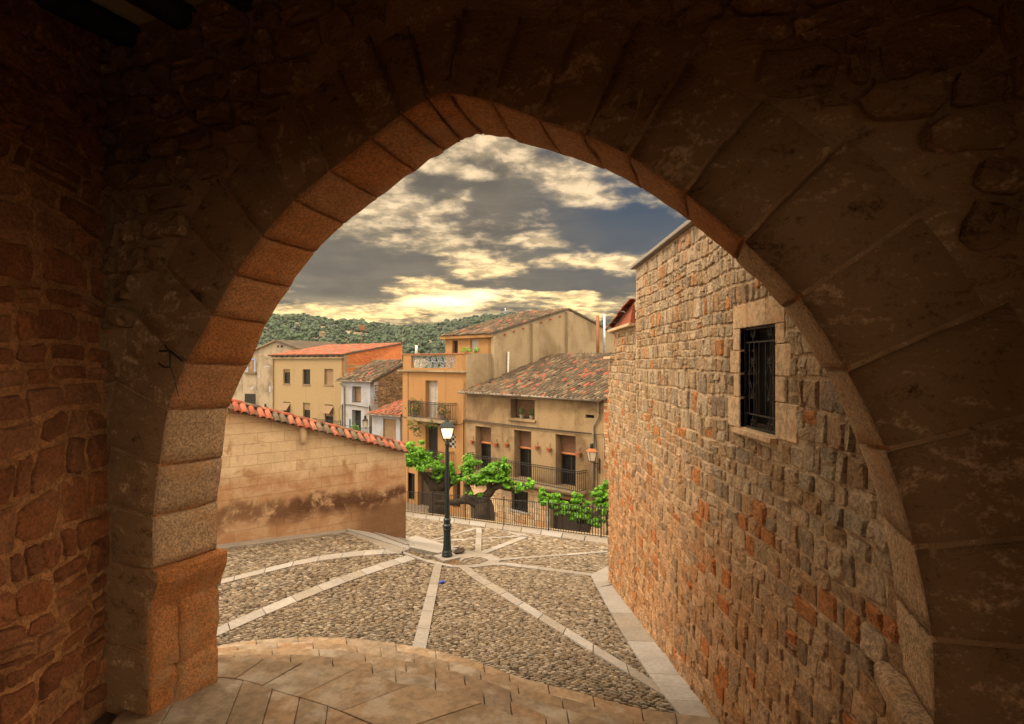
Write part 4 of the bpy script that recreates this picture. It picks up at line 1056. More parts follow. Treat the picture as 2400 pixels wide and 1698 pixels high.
b = MB(); b.lathe(cxy, [(rt * 1.10, zt), (rt * 1.12, zt + .012), (rt * .98, zt + .03), (rt * .62, zt + .115), (rt * .30, zt + .135), (rt * .26, zt + .16), (rt * .1, zt + .18), (rt * .13, zt + .20), (.0, zt + .235)], 4, rot); b.build('lantern_roof', M['lampiron'], lp)
b = MB()
for k in (0, 2): b.tube([cxy + Vector((0, 0, (1305 - 1040) * px2m)), cxy + Vector((math.cos(rot + k * PI / 2) * rbm * .8, math.sin(rot + k * PI / 2) * rbm * .8, zb_ - .045)), B[k]], .009, 5)
for k in (1, 3): b.tube([cxy + Vector((0, 0, (1305 - 1040) * px2m)), cxy + Vector((math.cos(rot + k * PI / 2) * rbm * .8, math.sin(rot + k * PI / 2) * rbm * .8, zb_ - .045)), B[k]], .009, 5)
b.build('cradle', M['lampiron'], lp)
b = MB(); bc = cxy + Vector((-.015, 0, (zt + zb_) / 2 + .03)); b.lathe(bc - Vector((0, 0, .03)), [(.008, 0), (.026, .012), (.032, .03), (.026, .048), (.008, .06)], 10); b.build('bulb', plain('bulb', (1, .9, .8), .5, emit=((1, .72, .42), 25)), lp, smooth=True)
ld = bpy.data.lights.new('lamp_light', 'POINT'); ld.energy = .7; ld.color = (1, .72, .45); ld.shadow_soft_size = .03
lo = bpy.data.objects.new('lamp_light', ld); COL.objects.link(lo); lo.location = bc + Vector((0, 0, .05))

# ================================================================== IRON FENCE along the square's edge
fen = root('iron_fence', FENCE.P(5, G(0, 21)), 'low black iron railing along the far edge of the cobbled square', 'fence')
FL = (Vector((3.5, 17.86, 0)) - FENCE.o).length + .5
def fz(u): p = FENCE.P(u, 0); return G(p.x, p.y)
pts = [u for u in np.arange(-1.2, FL + .6, .113)]
me = None
for i, u in enumerate(pts):
    if i % 20 == 8: continue
    z = fz(u) + .05
    if me is None: mb = MB(); mb.tube([(0, 0, 0), (0, 0, .90)], .012, 5, cap=False); me = mb.mesh('fence_bar', M['iron'])
    link('fence_bar', me, fen, mat4=Matrix.Translation(FENCE.P(u, z)))
for h in (.05, .95):
    b = MB(); b.tube([FENCE.P(u, fz(u) + h) for u in np.linspace(-1.2, FL + .6, 12)], .014, 6); b.build('rail', M['iron'], fen)
for i, u in enumerate(pts):
    if i % 20 == 8: b = MB(); b.lathe(FENCE.P(u, fz(u)), [(.022, 0), (.022, 1.0), (.034, 1.01), (.034, 1.04), (.01, 1.06)], 8); b.build('post', M['iron'], fen)
# ground beyond: street, retaining wall
b = MB(); b.add([(-60, 14, 0), (30, 14, 0), (60, 110, 0), (-140, 110, 0)], [(0, 1, 2, 3)])
M['road'] = plain('street_paving', (.16, .125, .09), .9, 0, .4, 12)
b.build('street', M['road'], kind='structure')
rw = MB()
for (a, c) in zip(np.linspace(-2, FL + 4, 13)[:-1], np.linspace(-2, FL + 4, 13)[1:]):
    rw.hexa([FENCE.P(a, 0, -.1), FENCE.P(c, 0, -.1), FENCE.P(c, 0, -.5), FENCE.P(a, 0, -.5), FENCE.P(a, fz(a) - .03, -.1), FENCE.P(c, fz(c) - .03, -.1), FENCE.P(c, fz(c) - .03, -.5), FENCE.P(a, fz(a) - .03, -.5)])
tag(rw.build('retaining_wall', M['mortar']), 'retaining wall holding up the square beneath the railing', 'wall')
# ================================================================== HOUSES
rng = random.Random(31)
FA = Plane(-2.6, 34, .717, -.697)                 # facade line of the two houses facing the square
SP = Plane(-2.6, 34, .697, .717)                  # party wall running back from their shared corner (u = depth)
def wallgrid(mb, pl, u0, u1, z0, z1, holes, w0, w1):
    """wall slab between w0 (back) and w1 (front) with rectangular holes (a,c,za,zb)"""
    us = sorted({u0, u1, *[h[0] for h in holes], *[h[1] for h in holes]}); zs = sorted({z0, z1, *[h[2] for h in holes], *[h[3] for h in holes]})
    us = [u for u in us if u0 <= u <= u1]; zs = [z for z in zs if z0 <= z <= z1]
    for za, zb in zip(zs[:-1], zs[1:]):
        run = None
        for a, c in zip(us[:-1], us[1:]):
            m = ((a + c) / 2, (za + zb) / 2); solid = not any(h[0] < m[0] < h[1] and h[2] < m[1] < h[3] for h in holes)
            if solid: run = (run[0], c) if run else (a, c)
            if (not solid or c == us[-1]) and run: mb.pbox(pl, run[0], run[1], za, zb, w0, w1); run = None
def hole(pl, x0, y0, x1, y1):
    """opening whose outer edge on the wall runs from pixel x0,y0 (top left) to x1,y1 (bottom right)"""
    a, za = pl.uz(x0, y0); c, zb = pl.uz(x1, y1); return (min(a, c), max(a, c), min(za, zb), max(za, zb))
def opening(h_, pl, parent, depth=.3, frame='wood', leaf='glass', leaves=2, fw=.06, name='window', recessmat=None, shutter=None):
    a, c, za, zb = h_; ft = .05
    mb = MB()
    for (p, q, r, s_) in ((a, a + fw, za, zb), (c - fw, c, za, zb), (a + fw, c - fw, zb - fw, zb), (a + fw, c - fw, za, za + fw)): mb.pbox(pl, p, q, r, s_, -depth - ft, -depth)
    for k in range(1, leaves): m = a + (c - a) * k / leaves; mb.pbox(pl, m - fw * .4, m + fw * .4, za + fw, zb - fw, -depth - ft, -depth + .004)
    o = mb.build(name, M[frame], parent)
    mb = MB(); mb.pbox(pl, a + fw, c - fw, za + fw, zb - fw, -depth - .03, -depth - .012); mb.build('pane' if leaf == 'glass' else 'leaf', M[leaf], o)
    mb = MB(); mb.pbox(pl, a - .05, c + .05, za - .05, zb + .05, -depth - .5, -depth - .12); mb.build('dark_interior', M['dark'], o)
    return o
def railing(pl, u0, u1, z, wv, parent, h=.95, step=.12, bar=.014, ret=True, name='railing', me=None):
    o = MB(); 
    cs = [pl.P(u0, z, .02), pl.P(u0, z, wv), pl.P(u1, z, wv), pl.P(u1, z, .02)] if ret else [pl.P(u0, z, wv), pl.P(u1, z, wv)]
    for hh in (.06, h - .10, h): o.tube([p + Vector((0, 0, hh)) for p in cs], .018, 5)
    r = o.build(name, M['iron'], parent)
    mb = MB(); mb.tube([(0, 0, .06), (0, 0, h)], bar, 4, cap=False); me = mb.mesh('baluster', M['iron'])
    for p, q in zip(cs[:-1], cs[1:]):
        n = max(1, int((q - p).length / step))
        for i in range(n): link('baluster', me, r, mat4=Matrix.Translation(p.lerp(q, (i + .5) / n)))
    return r
OT = [tile_mb(L, .095 * s, .075 * s, .015, 5).mesh('tile', M['oldtile']) for L, s in ((.44, 1), (.46, 1.05), (.42, .94))]
OG = [tile_mb(L, .095 * s, .075 * s, .015, 5) for L, s in ((.44, 1), (.46, 1.05), (.42, .94))]
RG = [tile_mb(L, .095 * s, .075 * s, .015, 5) for L, s in ((.44, 1), (.46, 1.05), (.42, .94))]
def roof(parent, o, e, s, wid, ln, limit=300, mat='oldtile', pu=.25, pv=.32, jit=1.0, name='roof_tile', bed=True, order=None, ragged=0.0, overhang=0.0):
    """tiles on a sloping rectangle: o = eaves corner, e = unit vector along the eaves, s = unit vector up the slope"""
    nrm = e.cross(s).normalized(); 
    if nrm.z < 0: nrm = -nrm
    if bed:
        mb = MB(); q = [o, o + e * wid, o + e * wid + s * ln, o + s * ln]; mb.prism([p - nrm * .10 for p in q], [p - nrm * .005 for p in q]); mb.build('roof_bed', M['roofbed'], parent)
    down = -s; x = down.cross(nrm) * 1.0; R0 = Matrix(((x.x, down.x, nrm.x), (x.y, down.y, nrm.y), (x.z, down.z, nrm.z)))
    nu, nv = int(wid / pu), int(ln / pv); cells = [(i, j) for j in range(nv) for i in range(nu)]
    ms = OT if mat == 'oldtile' else TMR; geo = OG
    mb = MB(); cnt = 0
    for (i, j) in cells:
        if rng.random() < .012 * jit: continue
        c = o + e * ((i + .5) * pu + rng.uniform(-.02, .02) * jit) + s * ((j + 1) * pv + rng.uniform(-.03, .03) * jit - .04 - overhang) + nrm * (.025 + rng.uniform(-.012, .012) * jit)
        R = R0 @ Matrix.Rotation(rng.uniform(-.07, .07) * jit, 3, 'Z') @ Matrix.Rotation(-.06, 3, 'X'); k = rng.randrange(3)
        if cnt < limit: m4 = R.to_4x4(); m4.translation = c; link(name, ms[k], parent, mat4=m4)
        else:
            mb.t = rng.random() + .001; g = geo[k]; mb.add([R @ Vector(v) + c for v in g.v], g.f)
        cnt += 1
    if mb.v: mb.build('upper_tiles', M[mat], parent, kind='stuff')
TMR = TM
def pot(pl, px, py, parent_none, label, group=None, s=.15, w_=.14):
    c = pl.P(*pl.uz(px, py, w_), w_)
    r = root('flower_pot', c - Vector((0, 0, s)), label, 'flower pot', group)
    mb = MB(); mb.lathe(c - Vector((0, 0, s)), [(s * .42, 0), (s * .70, s * 1.15), (s * .86, s * 1.15), (s * .90, s * 1.5), (s * .74, s * 1.5), (s * .60, s * 1.1)], 10); mb.build('pot', M['terra'], r)
    mb = MB(); mb.tube([c + pl.n * -w_ + Vector((0, 0, s * 1.9)), c + pl.n * (-w_ + .03) + Vector((0, 0, s * 1.5)), c + pl.n * (-w_ + .03) + Vector((0, 0, -s * .4))], .012, 4); mb.tube([c + pl.d * s * .9 + Vector((0, 0, s * .3)), c + pl.n * -w_ + Vector((0, 0, s * .3)), c - pl.d * s * .9 + Vector((0, 0, s * .3))], .010, 4); mb.build('hanger', M['iron'], r)
    return r
def leaves(c, rad, n, r, size=.05, mb=None, up=.3, shell=.5):
    mb = mb or MB()
    for _ in range(n):
        v = Vector((r.gauss(0, 1), r.gauss(0, 1), r.gauss(0, 1))).normalized() * (shell + (1 - shell) * r.random() ** .7) * (1 + .5 * max(0, r.gauss(0, .5)))
        p = Vector(c) + Vector((v.x * rad[0], v.y * rad[1], v.z * rad[2]))
        nn = (v + Vector((r.uniform(-1, 1), r.uniform(-1, 1), r.uniform(-.4, 1) + up))).normalized()
        a = nn.cross(Vector((r.uniform(-1, 1), r.uniform(-1, 1), .3))).normalized(); b_ = nn.cross(a); s = size * r.uniform(.6, 1.3)
        mb.t = min(1, max(.001, .5 + .45 * v.z + r.uniform(-.35, .35)))  # lighter towards each spray's top: light from above put into the leaf tone
        mb.add([p - a * s * .9 - nn * s * .12, p - a * s * .1 - b_ * s * .8 + nn * .0, p + a * s, p - a * s * .1 + b_ * s * .8, p + nn * s * .15], [(0, 1, 4), (1, 2, 4), (2, 3, 4), (3, 0, 4)])
    return mb
M['cream'] = plaster('cream_render', (0.281, 0.200, 0.115), (0.145, 0.093, 0.051), .95, .55, .85)
M['orange'] = plaster('orange_render', (0.306, 0.170, 0.072), (.30, .16, .065), .35, .6, .3)
M['yellow'] = plaster('yellow_render', (0.272, 0.204, 0.115), (.26, .19, .10), .3, .3, .2, bump=.2)
M['grey'] = plaster('grey_render', (0.297, 0.238, 0.157), (0.170, 0.123, 0.072), .8, .45, .7)
M['whitew'] = plaster('white_blue_render', (.29, .31, .37), (.26, .21, .15), .7, .9, .6)
M['olds'] = plaster('stained_render', (.30, .25, .185), (.13, .10, .07), .9, .55, .9, patch=((.30, .30, .33), 1.1, .60))
M['brick'] = None
def brickmat():
    m, t, b, pos = mat_new('brick_wall')
    n = t.noise(pos, 2.2, 5, .65); c = t.mix(t.mr(n, .35, .65), (.50, .155, .045), (.36, .11, .04)); c = t.mix(t.math('MULTIPLY', t.mr(t.noise(pos, 14, 3, .6), .5, .7), .6), c, (.55, .30, .18))
    t.l.new(c, b.inputs['Base Color']); b.inputs['Roughness'].default_value = .9; return m
M['brick'] = brickmat()
M['rubwall'] = stone_mat('old_rubble', [(.30, .19, .10)], nscale=2.2, mott=.55, bump=1.0, bscale=7, bdist=.1, second=((.12, .08, .05), .8))

# ---- G: cream house with the mossy tile roof and long balcony
ga, gc = 0.0, 9.5
zG = E - 1.68
gh_ = root('cream_house', FA.P(4.5, 0), 'cream plastered house with mossy tile roof, long balcony and hanging flower pots', 'building')
H = {}
H['attic'] = hole(FA, 1196, 936, 1253, 986)
H['d1'] = hole(FA, 1114, 1000, 1150.5, 1100); H['d2'] = hole(FA, 1205, 1009, 1245, 1110); H['d3'] = hole(FA, 1302, 1019, 1349, 1130)
zbal = FA.z(1130, 1106)
for k in ('d1', 'd2', 'd3'): h_ = H[k]; H[k] = (h_[0], h_[1], zbal, h_[3])
H['arch'] = hole(FA, 1103, 1150, 1160, 1240); H['arch'] = (H['arch'][0], H['arch'][1], 0, H['arch'][3])
H['low'] = hole(FA, 1199, 1148, 1237, 1203); H['garage'] = hole(FA, 1289, 1164, 1362, 1280); H['garage'] = (H['garage'][0], H['garage'][1], 0, H['garage'][3])
H['slot'] = hole(FA, 1372, 973, 1392.5, 982.5)
zfl = zbal - .45
up = [H[k] for k in ('attic', 'd1', 'd2', 'd3', 'slot')]
mb = MB(); wallgrid(mb, FA, ga, gc, zfl, zG, up, -.5, -.004); mb.build('upper_wall', M['cream'], gh_)
mb = MB(); wallgrid(mb, FA, ga, gc, 0, zfl, [H['arch'], H['low'], H['garage']], -.5, -.01); mb.build('lower_wall', M['mortar'], gh_)
st = trim(layout(ga, gc, 0, zfl - .02, (.24, .36), (.32, .7), rng, .1), [(h_[0], h_[2], h_[1], h_[3]) for h_ in (H['arch'], H['low'], H['garage'])])
emit_stones(st, FA, gh_, M['rubble'], rng, name='stone', dep=(.005, .03), wa=.03, gap=.012, rough=.7, corner=.15)
mb = MB(); mb.pbox(FA, ga, gc, 0, zG, -8, -7.7); mb.pbox(FA, gc - .3, gc, 0, zG, -7.7, -.5); mb.build('rear_walls', M['cream'], gh_)
opening(H['attic'], FA, gh_, .42, 'wood', 'curtain', 1)
a, c, za, zb = H['attic']; mb = MB(); mb.pbox(FA, a - .12, c + .1, za - .12, za - .01, -.42, .10); mb.build('window_sill', M['cream'], gh_, bevel=.01)
for k in ('d1', 'd2', 'd3'):
    h_ = H[k]; o = opening(h_, FA, gh_, .46, 'wood', 'glass', 2, name='balcony_door')
    zz = h_[2] + (h_[3] - h_[2]) * .60
    mb = MB(); mb.pbox(FA, h_[0] + .02, h_[1] - .02, zz + .1, h_[3], -.43, -.40); mb.build('slatted_blind', M['curtain'], o)
    mb = MB(); mb.tube([FA.P(h_[0] + .01, zz + .05, -.38), FA.P(h_[1] - .01, zz + .05, -.38)], .06, 8); mb.build('blind_roll', M['orangew'], o, smooth=True)
    mb = MB(); mb.pbox(FA, h_[0] - .10, h_[1] + .02, h_[3] + .01, h_[3] + .13, -.02, .012); mb.build('door_head', M['cream'], gh_)
mb = MB(); a, c, za, zb = H['arch']; r_ = (c - a) / 2; n = 10
top = [(a, zb - r_ * .9)] + [(a + r_ - math.cos(PI * i / n) * r_, zb - r_ * .9 + math.sin(PI * i / n) * r_ * .9) for i in range(1, n)] + [(c, zb - r_ * .9)]
for (p, q) in zip(top[:-1], top[1:]): mb.hexa([FA.P(p[0], p[1], -.02), FA.P(q[0], q[1], -.02), FA.P(q[0], q[1], -.5), FA.P(p[0], p[1], -.5), FA.P(p[0], zb + .02, -.02), FA.P(q[0], zb + .02, -.02), FA.P(q[0], zb + .02, -.5), FA.P(p[0], zb + .02, -.5)])
mb.build('arch_head', M['mortar'], gh_)
for i, (p, q) in enumerate(zip(top[:-1], top[1:])):
    cx_, cz_ = a + r_, zb - r_ * .9; sc = 1.28
    P2 = lambda t, k: (cx_ + (t[0] - cx_) * k, cz_ + (t[1] - cz_) * k)
    pp, qq = P2(p, sc), P2(q, sc); mb = MB(); mb.hexa([FA.P(p[0], p[1], -.1), FA.P(q[0], q[1], -.1), FA.P(qq[0], qq[1], -.1), FA.P(pp[0], pp[1], -.1), FA.P(p[0], p[1], .03), FA.P(q[0], q[1], .03), FA.P(qq[0], qq[1], .03), FA.P(pp[0], pp[1], .03)]); mb.build('arch_stone', M['dressed'], gh_)
mb = MB(); mb.pbox(FA, a, c, 0, zb, -.42, -.36); mb.build('arched_door', M['wood'], gh_)
opening(H['low'], FA, gh_, .2, 'wood', 'glass', 3); a, c, za, zb = H['low']; mb = MB(); mb.pbox(FA, a - .1, c + .1, za - .1, za, -.2, .06); mb.build('window_sill', M['strip'], gh_)
for k in range(9): u = a + (c - a) * (k + .5) / 9; mb = MB(); mb.tube([FA.P(u, za, -.03), FA.P(u, zb, -.03)], .01, 4); mb.build('window_bar', M['iron'], gh_)
mb = MB(); h_ = H['garage']; mb.pbox(FA, h_[0], h_[1], 0, h_[3], -.4, -.34)
for k in range(8): u = h_[0] + (h_[1] - h_[0]) * k / 8; mb.pbox(FA, u, u + .03, 0, h_[3], -.34, -.325)
mb.build('garage_door', M['wood'], gh_)
mb = MB(); h_ = H['slot']; mb.pbox(FA, h_[0], h_[1], h_[2], h_[3], -.45, -.2); mb.build('vent_slot', M['dark'], gh_)
# balcony
bu0, bu1 = FA.u(1092, .6) , FA.u(1357, .6); bw = .62
mb = MB(); mb.pbox(FA, bu0 - .05, bu1 + .05, zbal - .10, zbal, 0, bw + .04); mb.pbox(FA, bu0, bu1, zbal - .19, zbal - .10, 0, bw - .02); mb.build('balcony_slab', M['grey'], gh_)
railing(FA, bu0, bu1, zbal, bw, gh_, h=.98, step=.125)
# roof: eaves gutter and tiles
e = FA.d; slope = (SP.d * 7.83 + Vector((0, 0, 2.17))).normalized()
ro = FA.P(-.02, zG + .03, .32); ro.z = zG - .02
roof(gh_, ro, e, slope, 9.75, 8.5, 300)
mb = MB(); mb.tube([FA.P(-.25, zG - .03, .42), FA.P(9.6, zG - .06, .42)], .065, 8); mb.build('gutter', M['pipe'], gh_, smooth=True)
for k in range(9): mb = MB(); u = .3 + k * 1.12; mb.tube([FA.P(u, zG + .05, .34), FA.P(u, zG - .1, .45), FA.P(u, zG - .09, .36)], .016, 4); mb.build('gutter_bracket', M['iron'], gh_)
PW = lambda x, y, w_=.08: FA.P(*FA.uz(x, y, w_), w_)
mb = MB(); mb.tube([PW(1402, 934, .42), PW(1402, 945, .1), PW(1402.5, 978, .1), PW(1391, 1000), PW(1390, 1052), PW(1389, 1200)], .05, 7); mb.build('downpipe', M['pipe'], gh_, smooth=True)
mb = MB(); mb.tube([PW(1087, 985), PW(1160, 993.5), PW(1240, 1003), PW(1320, 1011), PW(1385, 1017.5), PW(1394, 1021), PW(1398, 1035), PW(1400, 1080), PW(1401, 1150)], .022, 5)
mb.tube([PW(1087, 987.6), PW(1160, 996), PW(1240, 1005), PW(1320, 1013), PW(1385, 1018.5), PW(1405, 1020), PW(1413, 1018), PW(1417, 1027), PW(1417, 1080), PW(1422, 1089), PW(1436, 1090)], .014, 5)
mb.tube([PW(1086, 986), PW(1087, 1100), PW(1087, 1180)], .028, 5); mb.build('cable', M['wire'], gh_)

GP = 'terracotta pots hooked on the cream wall'
for (x, y, lab) in ((1105.5, 1037, 'small terracotta pot on the cream wall left of the first balcony door'), (1161, 1043, 'terracotta wall pot just right of the first balcony door'),
                    (1186, 1044, 'terracotta wall pot just left of the middle balcony door'), (1257, 1050, 'terracotta wall pot with a dry plant right of the middle balcony door'),
                    (1285.5, 1055, 'tilted terracotta wall pot just left of the third balcony door'), (1355.5, 1065, 'terracotta wall pot between the third balcony door and the wall lantern')):
    pot(FA, x, y, None, lab, GP)
def wall_lantern(c, s, arm, label, hat='orangew', wallpt=None):
    r = root('wall_lantern', c, label, 'lantern'); q4 = PI / 4 + .2
    b1 = MB(); 
    T = [c + Vector((math.cos(q4 + k * PI / 2) * .26 * s, math.sin(q4 + k * PI / 2) * .26 * s, .12 * s)) for k in range(4)]; B = [c + Vector((math.cos(q4 + k * PI / 2) * .15 * s, math.sin(q4 + k * PI / 2) * .15 * s, -.32 * s)) for k in range(4)]
    for k in range(4): b1.tube([B[k], T[k]], .014 * s, 4); b1.tube([B[k], B[(k + 1) % 4]], .014 * s, 4)
    b1.build('lantern_frame', M['iron'], r)
    for k in range(4):
        q = [B[k], B[(k + 1) % 4], T[(k + 1) % 4], T[k]]; cc_ = sum(q, Vector()) / 4; q = [cc_ + (p - cc_) * .95 for p in q]; nn = (q[1] - q[0]).cross(q[3] - q[0]).normalized() * .003; b1 = MB(); b1.prism([p - nn for p in q], [p + nn for p in q]); b1.build('pane', M['lglass'], r)
    b1 = MB(); b1.lathe(c, [(.30 * s, .12 * s), (.30 * s, .15 * s), (.16 * s, .26 * s), (.08 * s, .28 * s)], 4, q4); b1.build('lantern_roof', M[hat], r)
    b1 = MB(); b1.lathe(c, [(.08 * s, .27 * s), (.10 * s, .38 * s), (.06 * s, .40 * s), (.10 * s, .46 * s), (.08 * s, .50 * s)], 8); b1.build('finial', M['iron'], r)
    b1 = MB(); p0 = c - Vector((0, 0, .32 * s)); b1.tube([p0, p0 - Vector((0, 0, .08 * s)), wallpt - Vector((0, 0, .02)), wallpt], .02 * s, 5); b1.tube([wallpt + Vector((0, 0, .25 * s)), wallpt - Vector((0, 0, .45 * s))], .035 * s, 5)
    m_ = (p0 + wallpt) / 2; b1.tube([m_, m_ - Vector((0, 0, .14 * s)), wallpt - Vector((0, 0, .32 * s))], .015 * s, 5); b1.build('bracket', M['iron'], r); return r
wall_lantern(FA.P(*FA.uz(1387, 1066, .75), .75), .95, 1, 'iron lantern with orange cap bracketed at the right end of the cream house', wallpt=FA.P(FA.u(1404, .05), FA.z(1387, 1085), .05))
# two plants on the attic sill
a, c, za, zb = H['attic']
for u, lab in ((a + .75, 'dark potted plant on the left of the attic window sill'), (c - .28, 'dark potted plant on the right of the attic window sill')):
    r = root('potted_plant', FA.P(u, za, -.1), lab, 'plant'); mb = MB(); mb.lathe(FA.P(u, za, -.1), [(.10, 0), (.14, .2), (.12, .2)], 9); mb.build('pot', M['pipe'], r); leaves(FA.P(u, za + .38, -.1), (.16, .16, .22), 60, rng, .05).build('leaves', M['leafd'], r)
# ---- brick house sliver at the right
br = root('brick_house', FA.P(11, 0), 'narrow strip of brick and plaster house between the cream house and the stone building', 'building')
mb = MB(); mb.pbox(FA, gc + .02, 14, 0, E - 1.5, -8, .05); mb.build('wall', M['mortar'], br)
st = layout(gc + .05, 10.6, E - 6.8, E - 1.6, (.12, .16), (.25, .4), rng, .0)
for (u, z, w_, h) in st:
    if w_ < .06: continue
    mb = MB(); mb.pbox(FA, u + .01, u + w_ - .01, z + .012, z + h - .012, .05, .07 + rng.uniform(0, .02)); mb.build('brick', M['terra'] if rng.random() < .45 else M['rubble'], br)

# ---- E: orange house with terrace
EO = Plane(-2.6, 34, .717, -.697); u0e = EO.u(945); zc = EO.z(1000, 870.5); zp = E + .47
oh = root('orange_house', EO.P(-3, 0), 'orange plastered house with a roof terrace, pierced parapet and flowered balcony', 'building')
h1 = hole(EO, 997, 893, 1026, 979); zb1 = EO.z(1000, 979.5, 0); h1 = (h1[0], h1[1], zb1, h1[3])
h2 = hole(EO, 997, 998, 1026, 1090); zb2 = EO.z(1019, 1092); h2 = (h2[0], h2[1], zb2, h2[3])
h3 = hole(EO, 1050, 1016, 1068, 1053); h4 = hole(EO, 979, 1102, 1014, 1200); h4 = (h4[0], h4[1], 0.0, h4[3]); h5 = hole(EO, 1062, 1118, 1079, 1195)
h6 = hole(EO, 953, 1108, 972, 1175)
mb = MB(); wallgrid(mb, EO, u0e, -.01, 0, zc, [h1, h2, h3, h4, h5, h6], -.5, 0); mb.pbox(EO, u0e, -.01, 0, zc, -7, -6.7); mb.pbox(EO, u0e, u0e + .3, 0, zc, -6.7, -.5); mb.build('wall', M['orange'], oh)
mb = MB(); mb.pbox(EO, u0e, u0e + .55, 0, zc, 0, .05); mb.build('corner_pilaster', M['orange'], oh)
opening(h1, EO, oh, .28, 'greyw', 'greyw', 2, name='shutter_door'); opening(h2, EO, oh, .28, 'wood', 'dark', 1, name='shutter_door')
o = opening(h3, EO, oh, .12, 'wood', 'glass', 1)
a, c, za, zb = h3; nn_ = 5
for i in range(3):
    for j in range(6):
        if (i + j) % 2: mb = MB(); mb.pbox(EO, a + (c - a) * i / 3, a + (c - a) * (i + 1) / 3, za + (zb - za) * j / 6, za + (zb - za) * (j + 1) / 6, -.12, -.10); mb.build('glass_block', M['greyw'], o)
opening(h4, EO, oh, .3, 'wood', 'wood', 2, name='arched_door'); opening(h5, EO, oh, .3, 'wood', 'dark', 1, name='side_door'); opening(h6, EO, oh, .15, 'wood', 'glass', 2)
mb = MB(); a, c, za, zb = h6
mb = MB(); mb.pbox(EO, u0e - .35, .02, zc - .06, zc + .04, -.5, .22); mb.build('cornice', M['grey'], oh)
mb = MB(); mb.pbox(EO, u0e - .0, -.01, zc + .04, zc + .1, -6.7, -.2); mb.build('terrace_floor', M['strip'], oh)
pa, pc = EO.u(964), EO.u(1067); pz0, pz1 = EO.z(1000, 864), EO.z(1000, 835)
mb = MB(); wallgrid(mb, EO, u0e, -.01, zc + .04, zp, [(pa, pc, pz0, pz1)], -.22, 0); mb.build('parapet', M['orange'], oh)
mb = MB(); mb.pbox(EO, u0e - .05, .03, zp, zp + .05, -.27, .05); mb.build('parapet_coping', M['tile'], oh)
M['bluegrey'] = plain('blue_grey_grid', (.19, .21, .25), .8)
nx_, nz_ = 7, 4
for j in range(nz_):
    for i in range(nx_):
        u = pa + (pc - pa) * (i + .5 + (.25 if j < 2 else 0)) / nx_ ; z = pz0 + (pz1 - pz0) * (j + .5) / nz_
        rr = min((pc - pa) / nx_, 2 * (pz1 - pz0) / nz_) * .36; mb = MB(); pts = [EO.P(u + math.cos(t * PI / 5) * rr * 1.15, z + math.sin(t * PI / 5) * rr * .5, -.12) for t in range(11)]
        if u + rr * 1.1 < pc: mb.tube(pts, .028, 5, cap=False); mb.build('lattice_ring', M['bluegrey'], oh)
for i in range(nx_ + 1): u = pa + (pc - pa) * i / nx_; mb = MB(); mb.tube([EO.P(u, pz0, -.12), EO.P(u + .12, (pz0 + pz1) / 2, -.12), EO.P(u, pz1, -.12)], .03, 4); mb.build('lattice_post', M['bluegrey'], oh)
mb = MB(); mb.pbox(EO, pa, pc, pz0 + (pz1 - pz0) * .48, pz0 + (pz1 - pz0) * .52, -.15, -.09); mb.build('lattice_rail', M['bluegrey'], oh)
# balconies
bu0, bu1 = EO.u(955, .7), EO.u(1049, .7)
mb = MB(); mb.pbox(EO, bu0 - .03, bu1 + .03, zb1 - .16, zb1, 0, .75); mb.build('balcony_slab', M['grey'], oh); railing(EO, bu0, bu1, zb1, .68, oh, h=1.0, step=.125)
bu2, bu3 = EO.u(968, .6), EO.u(1046, .6)
mb = MB(); mb.pbox(EO, bu2 - .03, bu3 + .03, zb2 - .14, zb2, 0, .65); mb.build('balcony_slab', M['grey'], oh); railing(EO, bu2, bu3, zb2, .6, oh, h=1.0, step=.14)
mb = MB(); mb.tube([EO.P(u0e + .05, zb1 - .1, .1), EO.P(-3, zb1 - .35, .06), EO.P(-.5, zb1 - .22, .06), EO.P(-.02, zb1 - .0, .06)], .02, 5); mb.build('cable', M['wire'], oh)
def plant(pl, u, z, w_, label, rad, hh, n, pr=.2, flowers=0, droop=False, group=None):
    r = root('potted_plant', pl.P(u, z, w_), label, 'plant', group)
    mb = MB(); mb.lathe(pl.P(u, z, w_), [(pr * .7, 0), (pr, pr * 1.4), (pr * .85, pr * 1.4)], 10); mb.build('pot', M['pipe'], r)
    leaves(pl.P(u, z + hh, w_), rad, n, rng, .055).build('leaves', M['leafd'], r)
    for k in range(flowers): mb = MB(); p = pl.P(u + rng.uniform(-.25, .15), z + hh + rng.uniform(.1, rad[2]), w_ + .2); mb.lathe(p, [(.02, -.02), (.05, 0), (.02, .03)], 6); mb.build('flower', M['red'], r)
    return r
plant(EO, EO.u(972, .4), zb1, .42, 'bushy plant with red flowers at the left end of the upper orange balcony', (.42, .3, .55), .65, 240, .2, 5)
plant(EO, EO.u(1038, .4), zb1, .42, 'dark leafy plant at the right end of the upper orange balcony', (.32, .28, .42), .6, 150, .2)
plant(EO, EO.u(1032, .4), zb2, .42, 'black tub with sparse stems on the lower orange balcony', (.2, .2, .35), .75, 40, .26)
r = root('trailing_plant', EO.P(EO.u(972, .6), zb1 - .9, .6), 'dark creeper trailing below the left end of the upper orange balcony', 'plant')
mb = leaves(EO.P(EO.u(974, .65), zb1 - .45, .72), (.42, .15, .38), 130, rng, .06); leaves(EO.P(EO.u(980, .65), zb1 - .85, .72), (.25, .1, .4), 50, rng, .06, mb); leaves(EO.P(EO.u(1016, .65), zb1 - .3, .72), (.45, .15, .3), 110, rng, .06, mb); mb.build('leaves', M['leafd'], r)

